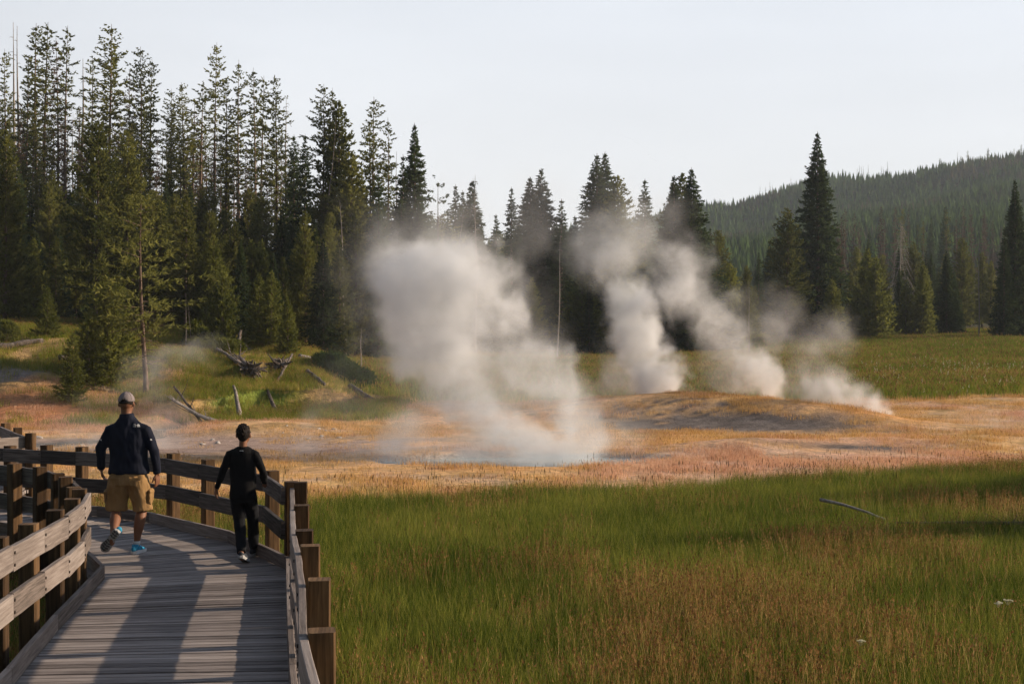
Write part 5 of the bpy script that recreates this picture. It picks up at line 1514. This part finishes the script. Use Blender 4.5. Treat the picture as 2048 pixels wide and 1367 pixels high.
    for (c, r, zz) in (((.237, .03, .645), (.03, .075, .095), 1), ((-.243, .015, .63), (.024, .075, .095), 1)):
        bm = bmesh.new(); ball(bm, c, r)
        ball(bm, Vector(c) + Vector((.004 * (1 if c[0] > 0 else -1), 0, .055)), (r[0] * 1.02, r[1] * 1.04, .032))
        fuse('cargo_pocket', bm, .007, M['khaki'], sh, 1, folds(.010, 24, 14, 2.0))
    mb = MB()
    mb.board((.055, -.152, .845), (.165, -.125, .845), .030, .010); mb.board((-.165, -.125, .845), (-.055, -.152, .845), .030, .010)
    mb.build('pocket_flap', M['khaki'], sh)
    # shoes
    shoe(root, Matrix.Translation((.08, .045, .002)) @ Matrix.Rotation(-.12, 4, 'Z') @ Matrix.Rotation(-.03, 4, 'X'), M['blue'], M['white'], M['tread'], 1.02, 1)
    # lifted foot: sole turned to the camera, toe almost on the planks
    m = Matrix.Translation((-.075, -.345, .235)) @ Matrix.Rotation(R(30), 4, 'Y') @ Matrix.Rotation(R(-70), 4, 'X') @ Matrix.Rotation(R(10), 4, 'Z')
    shoe(root, m, M['blue'], M['solegrey'], M['tread'], 1.12, -1)
    mb = MB()
    mb.tube([(.081, .03, .10), (.082, .03, .145)], [.038, .041], 14); mb.build('sock', M['white'], root, True)
    return root
man = build_man()

def build_boy():
    root = tag(empty('person', (-2.887, 13.95, 0)), 'dark-haired boy all in black with long sleeves walking beside the railing', 'person')
    bm = bmesh.new()
    s = .9; hc = Vector((.005, .01, 1.352))
    head(bm, hc, s)
    loft(bm, [((0, -.01, 1.15), .055, .05), ((0, -.008, 1.22), .043, .047), ((.003, -.002, 1.29), .043, .05), ((.004, 0, 1.33), .046, .055)])
    loft(bm, [((0, 0, .72), .085, .07), ((0, 0, .85), .10, .07), ((0, -.005, 1.05), .12, .075), ((0, -.005, 1.16), .105, .065)])
    AL = [(-.135, -.005, 1.15), (-.205, -.035, .975), (-.285, .02, .785)]
    AR = [(.135, -.005, 1.15), (.222, -.06, .965), (.205, .13, .83)]
    for A in (AL, AR): loft(bm, [(A[0], .036, .036), (A[1], .03, .03), (A[2], .021, .019)])
    hand(bm, AL[2], (-.25, .15, -1), (-.8, -.5, .2), .82, side=-1, curl=.9)
    hand(bm, AR[2], (-.05, .9, -.25), (.6, -.1, .7), .82, side=-1, curl=.8)
    LL = [(-.068, 0, .74), (-.052, .06, .44), (-.022, -.02, .30), (.03, -.235, .125)]
    LR = [(.068, 0, .74), (.072, .19, .44), (.062, .24, .30), (.048, .33, .10)]
    for A in (LL, LR): loft(bm, [(A[0], .052, .06), (A[1], .048, .05), (A[2], .045, .048), (A[3], .029, .03)])
    ball(bm, (.03, -.20, .07), (.026, .05, .03)); ball(bm, (.048, .38, .05), (.026, .06, .03))
    body = fuse('body', bm, .0055, M['skin'], root, 3)
    for sx in (-1, 1):
        bm = bmesh.new(); ball(bm, hc + Vector((sx * .028, .068, .004)), (.01, .01, .01))
        me = bpy.data.meshes.new('eye'); bm.to_mesh(me); bm.free(); link_mesh('eye', me, M['eye'], body)
    bm = bmesh.new()
    ball(bm, hc + Vector((0, -.016, .03)), (.0745, .095, .093))
    ball(bm, hc + Vector((0, -.045, -.008)), (.056, .052, .062))
    rr = random.Random(3)
    for k in range(90):
        a = rr.uniform(0, 6.28); e_ = rr.uniform(-.2, 1.4)
        d = Vector((math.cos(a) * math.cos(e_), math.sin(a) * math.cos(e_), math.sin(e_)))
        if d.y > .35 and d.z < .75: continue
        p = hc + Vector((d.x * .072, -.016 + d.y * .096, .03 + d.z * .092))
        loft(bm, [(p - d * .012, .010, .010), (p + (d + Vector((rr.uniform(-.6, .6), rr.uniform(-.6, .2), .1))).normalized() * .006, .007, .007)], 6)
    fuse('hair', bm, .005, M['hair'], body, 1)
    bm = bmesh.new()
    loft(bm, [((-.006, 0, .665), .143, .112), ((-.004, 0, .72), .141, .112), ((0, 0, .86), .136, .102), ((0, -.004, 1.0), .138, .098), ((0, -.008, 1.10), .142, .092), ((0, -.01, 1.165), .132, .078), ((.0, -.01, 1.205), .090, .062), ((.002, -.009, 1.232), .056, .056)], 26, dome=False)
    for A, sg in ((AL, -1), (AR, 1)):
        a0 = Vector(A[0]); a1 = Vector(A[1]); a2 = Vector(A[2])
        loft(bm, [(a0 + Vector((-sg * .03, 0, .0)), .054, .06), (a0, .05, .055), (a0.lerp(a1, .5), .045, .047), (a1, .041, .042), (a1.lerp(a2, .5), .038, .038), (a2.lerp(a1, .0), .029, .029)], 18, dome=False)
    shirt = fuse('shirt', bm, .0065, M['black'], root, 5, folds(.012, 10, 5, 1.7))
    mark_object('collar_print', [arc(.0, 1.199, .0075, .0105, 200, 340), arc(.0, 1.183, .0075, .0105, 20, 160),
                                 arc(-.0125, 1.191, .0, .0045, 0, 360, 6), arc(.0125, 1.191, .0, .0045, 0, 360, 6), arc(-.022, 1.191, .0, .003, 0, 360, 6), arc(.022, 1.191, .0, .003, 0, 360, 6)], shirt)
    bm = bmesh.new()
    loft(bm, [((0, .0, .74), .122, .092), ((0, 0, .68), .130, .1), ((0, 0, .63), .132, .1)], 22, dome=False)
    for A in (LL, LR):
        P = [Vector(p) for p in A]
        loft(bm, [(P[0] + Vector((0, 0, -.02)), .078, .095), (P[0].lerp(P[1], .5), .074, .083), (P[1], .064, .07), (P[2], .06, .064), (P[2].lerp(P[3], .6), .053, .055), (P[2].lerp(P[3], .98), .047, .047)], 20, dome=False)
    fuse('trousers', bm, .0065, M['black2'], root, 4, folds(.009, 12, 6, 5.5))
    shoe(root, Matrix.Translation((.032, -.205, .002)) @ Matrix.Rotation(R(-5), 4, 'Z') @ Matrix.Translation((0, .14, 0)) @ Matrix.Rotation(R(-20), 4, 'X') @ Matrix.Translation((0, -.14, 0)), M['shoegrey'], M['solegrey'], M['tread'], .87, -1)
    shoe(root, Matrix.Translation((.048, .36, .003)) @ Matrix.Rotation(R(-8), 4, 'Z'), M['shoegrey'], M['solegrey'], M['tread'], .87, 1)
    return root
boy = build_boy()
t = NT('grey_wood')
n = t.noise(t.scale(t.obj(), (5, 5, 2)), 2.0, 5, 0.65)
t.surf(t.ramp(n, [(0.3, (0.04, 0.034, 0.03)), (0.5, (0.12, 0.10, 0.088)), (0.75, (0.27, 0.24, 0.215))]), 0.9, 0.15, t.bump(n, 0.6, 0.03))
M['grey'] = t.m
# ------------------------------------------------------------------ fallen timber, roots, stones, shrubs
def fallen(label, pa, pb, Ya, Yb, r0, r1, lift=.0, bend=.0, twigs=0, roots=0, rootlen=.6, seed=0, mat='dead', lifta=None, kind='fallen_log', cat='log', rs_=1.0):
    # a log lying from pixel pa (distance Ya) to pixel pb (distance Yb); roots flare at pa
    rn = random.Random(seed)
    bleached = label.count('white') + label.count('pale') > 0
    if mat == 'silver': mat = 'dead'
    elif not bleached: mat = 'grey'
    Xa = (pa - 1024) / FPX * Ya; Xb = (pb - 1024) / FPX * Yb
    A = Vector((Xa, Ya, gz(Xa, Ya) + r0 * .5 + (lift if lifta is None else lifta))); B = Vector((Xb, Yb, gz(Xb, Yb) + r1 + lift))
    root = tag(empty(kind, tuple(A)), label, cat)
    n = 9; pts = []; rad = []
    for i in range(n):
        q = i / (n - 1); p = A.lerp(B, q)
        g = gz(p.x, p.y)
        p.z = max(p.z + bend * math.sin(q * math.pi), g + (r0 + (r1 - r0) * q) * .4)
        p += Vector((rn.uniform(-.5, .5), rn.uniform(-.5, .5), rn.uniform(-.3, .3))) * r0 * .6
        pts.append(p - A); rad.append(r0 + (r1 - r0) * q)
    mb = MB(); mb.tube(pts, rad, 9); mb.build('trunk', M[mat], root, True)
    d = (B - A).normalized()
    if twigs:
        mb = MB()
        for i in range(twigs):
            q = rn.uniform(.2, .98); p = pts[min(int(q * (n - 1)), n - 2)].lerp(pts[min(int(q * (n - 1)) + 1, n - 1)], rn.random())
            l = rn.uniform(.3, 1.0) * rs_; v = Vector((rn.uniform(-1, 1), rn.uniform(-.6, .6), rn.uniform(.1, 1))).normalized()
            e1 = p + v * l * .5 + d * l * .2; e2 = p + v * l + d * l * .5
            mb.tube([p, e1, e2], [r1 * .5, r1 * .3, r1 * .1], 4)
        mb.build('branch_stubs', M[mat], root).name = 'branch'
    if roots:
        mb = MB()
        for i in range(roots):
            v = Vector((rn.gauss(0, 1), rn.gauss(0, .7), rn.gauss(.25, .8))); v -= d * (v.dot(d) - rn.uniform(-.9, -.1)); v.normalize()
            l = rootlen * rn.uniform(.5, 1.2); p = -d * rn.uniform(-.1, .1)
            e1 = p + v * l * .5 + Vector((0, 0, rn.uniform(-.1, .1))); e2 = e1 + (v + Vector((rn.uniform(-.7, .7), rn.uniform(-.7, .7), rn.uniform(-.7, .7)))).normalized() * l * .5
            mb.tube([p, e1, e2], [r0 * .6, r0 * .36, r0 * .1], 5)
            if rn.random() < .8: mb.tube([e1, e1 + Vector((rn.uniform(-.3, .3), rn.uniform(-.3, .3), rn.uniform(-.3, .4))) * rootlen], [r0 * .25, r0 * .06], 4)
        mb.build('root_plate', M[mat], root)
    return root
fallen('dark uprooted stump with a tangle of twisted roots in the middle of the bank', 500, 468, 57.0, 60.5, .24, .10, lifta=.35, roots=30, rootlen=.66, seed=1, twigs=6)
fallen('thin pale log running uphill from the tangled stump', 480, 432, 58.0, 61.0, .10, .05, lift=.25, seed=2, twigs=4)
fallen('uprooted grey stump with a thin log propped across it, right of the tangled one', 560, 590, 59.0, 61.5, .17, .08, lifta=.25, roots=22, rootlen=.6, seed=3)
fallen('leaning pole beside the uprooted grey stump', 553, 584, 57.2, 60.0, .07, .045, lift=.5, lifta=.05, seed=4)
fallen('small dark root clump lower on the bank', 557, 535, 55.0, 56.0, .12, .06, lifta=.1, roots=24, rootlen=.7, seed=5)
fallen('bleached white log standing on the slope with its root end down', 482, 468, 52.8, 54.8, .13, .06, lifta=.05, lift=.2, roots=14, rootlen=.35, seed=6)
fallen('small root clump at the right foot of the bank', 672, 662, 55.0, 55.6, .10, .05, lifta=.1, roots=20, rootlen=.6, seed=7)
fallen('long pale fallen trunk crossing the stream with bare twigs', 480, 345, 52.4, 50.0, .10, .05, lift=1.0, lifta=.15, bend=-.22, seed=8, twigs=9, rs_=.45)
fallen('second thin trunk lying above the stream crossing', 412, 348, 51.2, 50.6, .06, .04, lift=1.3, lifta=.1, seed=9, twigs=4)
fallen('long grey log at the right end of the bank, running down to the dry grass', 700, 800, 58.5, 54.8, .14, .07, lift=.1, seed=10, twigs=3)
fallen('pale log lying before the young pines at the top of the bank', 598, 655, 61.0, 62.0, .13, .09, lift=.15, seed=11)
fallen('grey log lying behind the dark juniper', 615, 650, 58.5, 57.0, .12, .08, lift=.15, seed=12)
fallen('thin upright dead stub with roots at the top of the bank', 478, 480, 62.3, 62.9, .12, .07, lift=.9, lifta=.1, roots=10, rootlen=.7, seed=13, kind='tree_stump', cat='stump')
fallen('long weathered log far off at the edge of the right meadow', 1828, 1715, 124, 128, .28, .12, lift=.35, lifta=.4, roots=18, rootlen=1.3, seed=14, twigs=5)
fallen('grey branch sticking up out of the green meadow grass', 1770, 1640, 20.3, 20.9, .016, .028, lift=.42, lifta=.20, bend=.03, seed=15, mat='silver')
fallen('long grey log sunk in the grass at the right edge of the photo', 2100, 1790, 19.7, 20.0, .03, .016, lift=.18, lifta=.22, seed=16, twigs=4, rs_=.4)
fallen('grey log lying at the very left on top of the bank', -10, 85, 57, 58.5, .16, .10, lift=.1, seed=17)
fallen('dark fallen log above the small pine on the left bank', 118, 165, 56.5, 57, .14, .09, lift=.15, seed=18)
fallen('pale log lying in the far gap beyond the steam', 985, 1030, 119, 121, .25, .15, lift=.3, seed=19)

# stones
t = NT('pale_stone'); n = t.noise(t.obj(), 5, 4)
M['stone'] = t.surf(t.ramp(n, [(.3, (.30, .27, .25)), (.7, (.62, .58, .54))]), .9, .2, t.bump(n, .5, .03))
def stone_mesh(seed):
    bm = bmesh.new(); bmesh.ops.create_icosphere(bm, subdivisions=3, radius=1)
    for v in bm.verts:
        k = 1 + .35 * mnoise.noise(v.co * 1.3 + Vector((seed, 0, 0))) + .12 * mnoise.noise(v.co * 4 + Vector((0, seed, 0)))
        v.co *= k; v.co.z *= .6
    me = bpy.data.meshes.new('stone'); bm.to_mesh(me); bm.free(); me.materials.append(M['stone'])
    me.polygons.foreach_set('use_smooth', np.ones(len(me.polygons), dtype=bool)); return me
SM = [stone_mesh(i * 7.7) for i in range(5)]
random.seed(21)
def stones(n, x0, x1, y0, y1, s0, s1, label, group):
    for i in range(n):
        px = random.uniform(x0, x1); py = random.uniform(y0, y1)
        Y = 2.95 * FPX / (py - HOR); X = (px - 1024) / FPX * Y
        s = random.uniform(s0, s1)
        o = link_mesh('stone', SM[i % 5]); o.location = (X, Y, gz(X, Y) + s * .12); o.scale = (s * random.uniform(.8, 1.6), s, s); o.rotation_euler.z = random.uniform(0, 6)
        tag(o, label, 'stone', group)
stones(24, 70, 260, 868, 905, .05, .14, 'one of the pale stones strewn along the stream left of the man', 'pale stones by the stream')
stones(12, 560, 700, 866, 880, .03, .08, 'one of the small white stones on the crust flat behind the boy', 'white stones on the crust flat')
stones(6, 400, 470, 872, 892, .03, .08, 'one of the pale stones between the man and the boy', 'pale stones between the man and the boy')
stones(10, 1290, 1480, 812, 838, .05, .12, 'one of the small stones scattered on the mound', 'small stones on the mound')
# juniper mound and low shrubs
def shrub(label, px, py, Y, rx, ry, h, mat, seed, n=5000, s=.16, cat='shrub', name='juniper_shrub'):
    rs = np.random.RandomState(seed)
    X = (px - 1024) / FPX * Y
    root = tag(empty(name, (X, Y, gz(X, Y))), label, cat)
    a = rs.uniform(0, 2 * math.pi, n); r = np.sqrt(rs.uniform(0, 1, n)); x = np.cos(a) * r * rx; y = np.sin(a) * r * ry
    top = h * np.sqrt(np.clip(1 - r ** 2.2, 0, 1)) * (1 + 1.1 * (fbm(x + 50, y + 50, 1.6, seed) - .5))
    z = top * rs.uniform(.35, 1, n) ** .5
    gl = ground_z(X + x, Y + y) - gz(X, Y)
    P = np.stack([x, y, z + gl], 1); D = np.stack([x / rx * .5, y / ry * .5, np.ones(n)], 1)
    me = soup('foliage', tri_clumps(P, D, np.full(n, s), np.full(n, s * .35), rs, 3, .7), 3); me.materials.append(M[mat])
    link_mesh('foliage', me, None, root)
    mb = MB()
    for k in range(14):
        aa = rs.uniform(0, 6.28); q = rs.uniform(.4, .9)
        mb.tube([(0, 0, 0), (math.cos(aa) * rx * q * .5, math.sin(aa) * ry * q * .5, h * .45), (math.cos(aa) * rx * q, math.sin(aa) * ry * q, h * .55)], [.05, .03, .01], 5)
    mb.build('stem', M['bark'], root)
    return root
M['juniper'] = needle_mat('juniper_needles', (0.03, 0.055, 0.016), (0.10, 0.15, 0.035), 0.25)
shrub('dark green juniper mound spreading on the slope at the right end of the bank', 690, 742, 60.5, 1.5, 1.3, .75, 'juniper', 31, 2600, .30)
shrub('low dark shrub at the left edge on top of the bank', 8, 660, 59, .7, .6, .9, 'young', 32, 1800)
shrub('low leafy bush at the bank top behind the tangled stump', 425, 675, 61.5, 1.6, .8, .7, 'young', 33, 3000)
shrub('leafy bush between the pale bare stems at the bank top', 395, 650, 62, .7, .6, 1.3, 'young', 34, 1800)
# foreground yarrow
def yarrow(label, px, Y, h, seed):
    rn = random.Random(seed); X = (px - 1024) / FPX * Y
    root = tag(empty('yarrow', (X, Y, gz(X, Y))), label, 'flower')
    mb = MB(); mb.tube([(0, 0, -.03), (.01, 0, h * .5), (.0, .01, h)], [.004, .0035, .003], 5); mb.build('stem', M['g_green'], root)
    mb = MB()
    for k in range(16):
        a = rn.uniform(0, 6.28); r = rn.uniform(0, .038); p = Vector((math.cos(a) * r, math.sin(a) * r, h + .012 + rn.uniform(-.006, .006)))
        mb.tube([Vector((0, .01, h - .03)), p], [.0015, .001], 3)
        mb.tube([p, p + Vector((0, 0, .007))], [.008, .011], 7)
    mb.build('flower_head', M['flower'], root)
yarrow('white yarrow head at the lower right, biggest of the three', 1997, 11.6, .60, 1)
yarrow('white yarrow head just right of the biggest one at the lower right', 2016, 11.9, .56, 2)
yarrow('small pale yarrow left of the two at the lower right', 1722, 10.9, .42, 3)

# pines standing out of the picture to the right: their long shadows band the meadow
random.seed(61)
G = 'pines beyond the right edge of the photo'
for (sx, sy, dist, wid) in [(-1.5, 17.2, 46, 1.5), (3.5, 18.3, 44, 1.3), (2.5, 22.2, 52, 1.5), (5.0, 24.0, 50, 1.6), (6.5, 25.6, 48, 1.5), (7.2, 21.6, 40, 1.2), (1.6, 11.4, 42, 1.5), (3.4, 12.6, 41, 1.4), (2.2, 14.0, 44, .9)]:
    X = sx + dist * math.sin(SUN_AZ); Y = sy + dist * math.cos(SUN_AZ)
    put_tree(random.choice(['pine', 'spruce', 'pine']), X, Y, dist * math.tan(SUN_EL) - .9, 'one of the pines beyond the right edge whose shadows band the meadow', G, wid=wid)
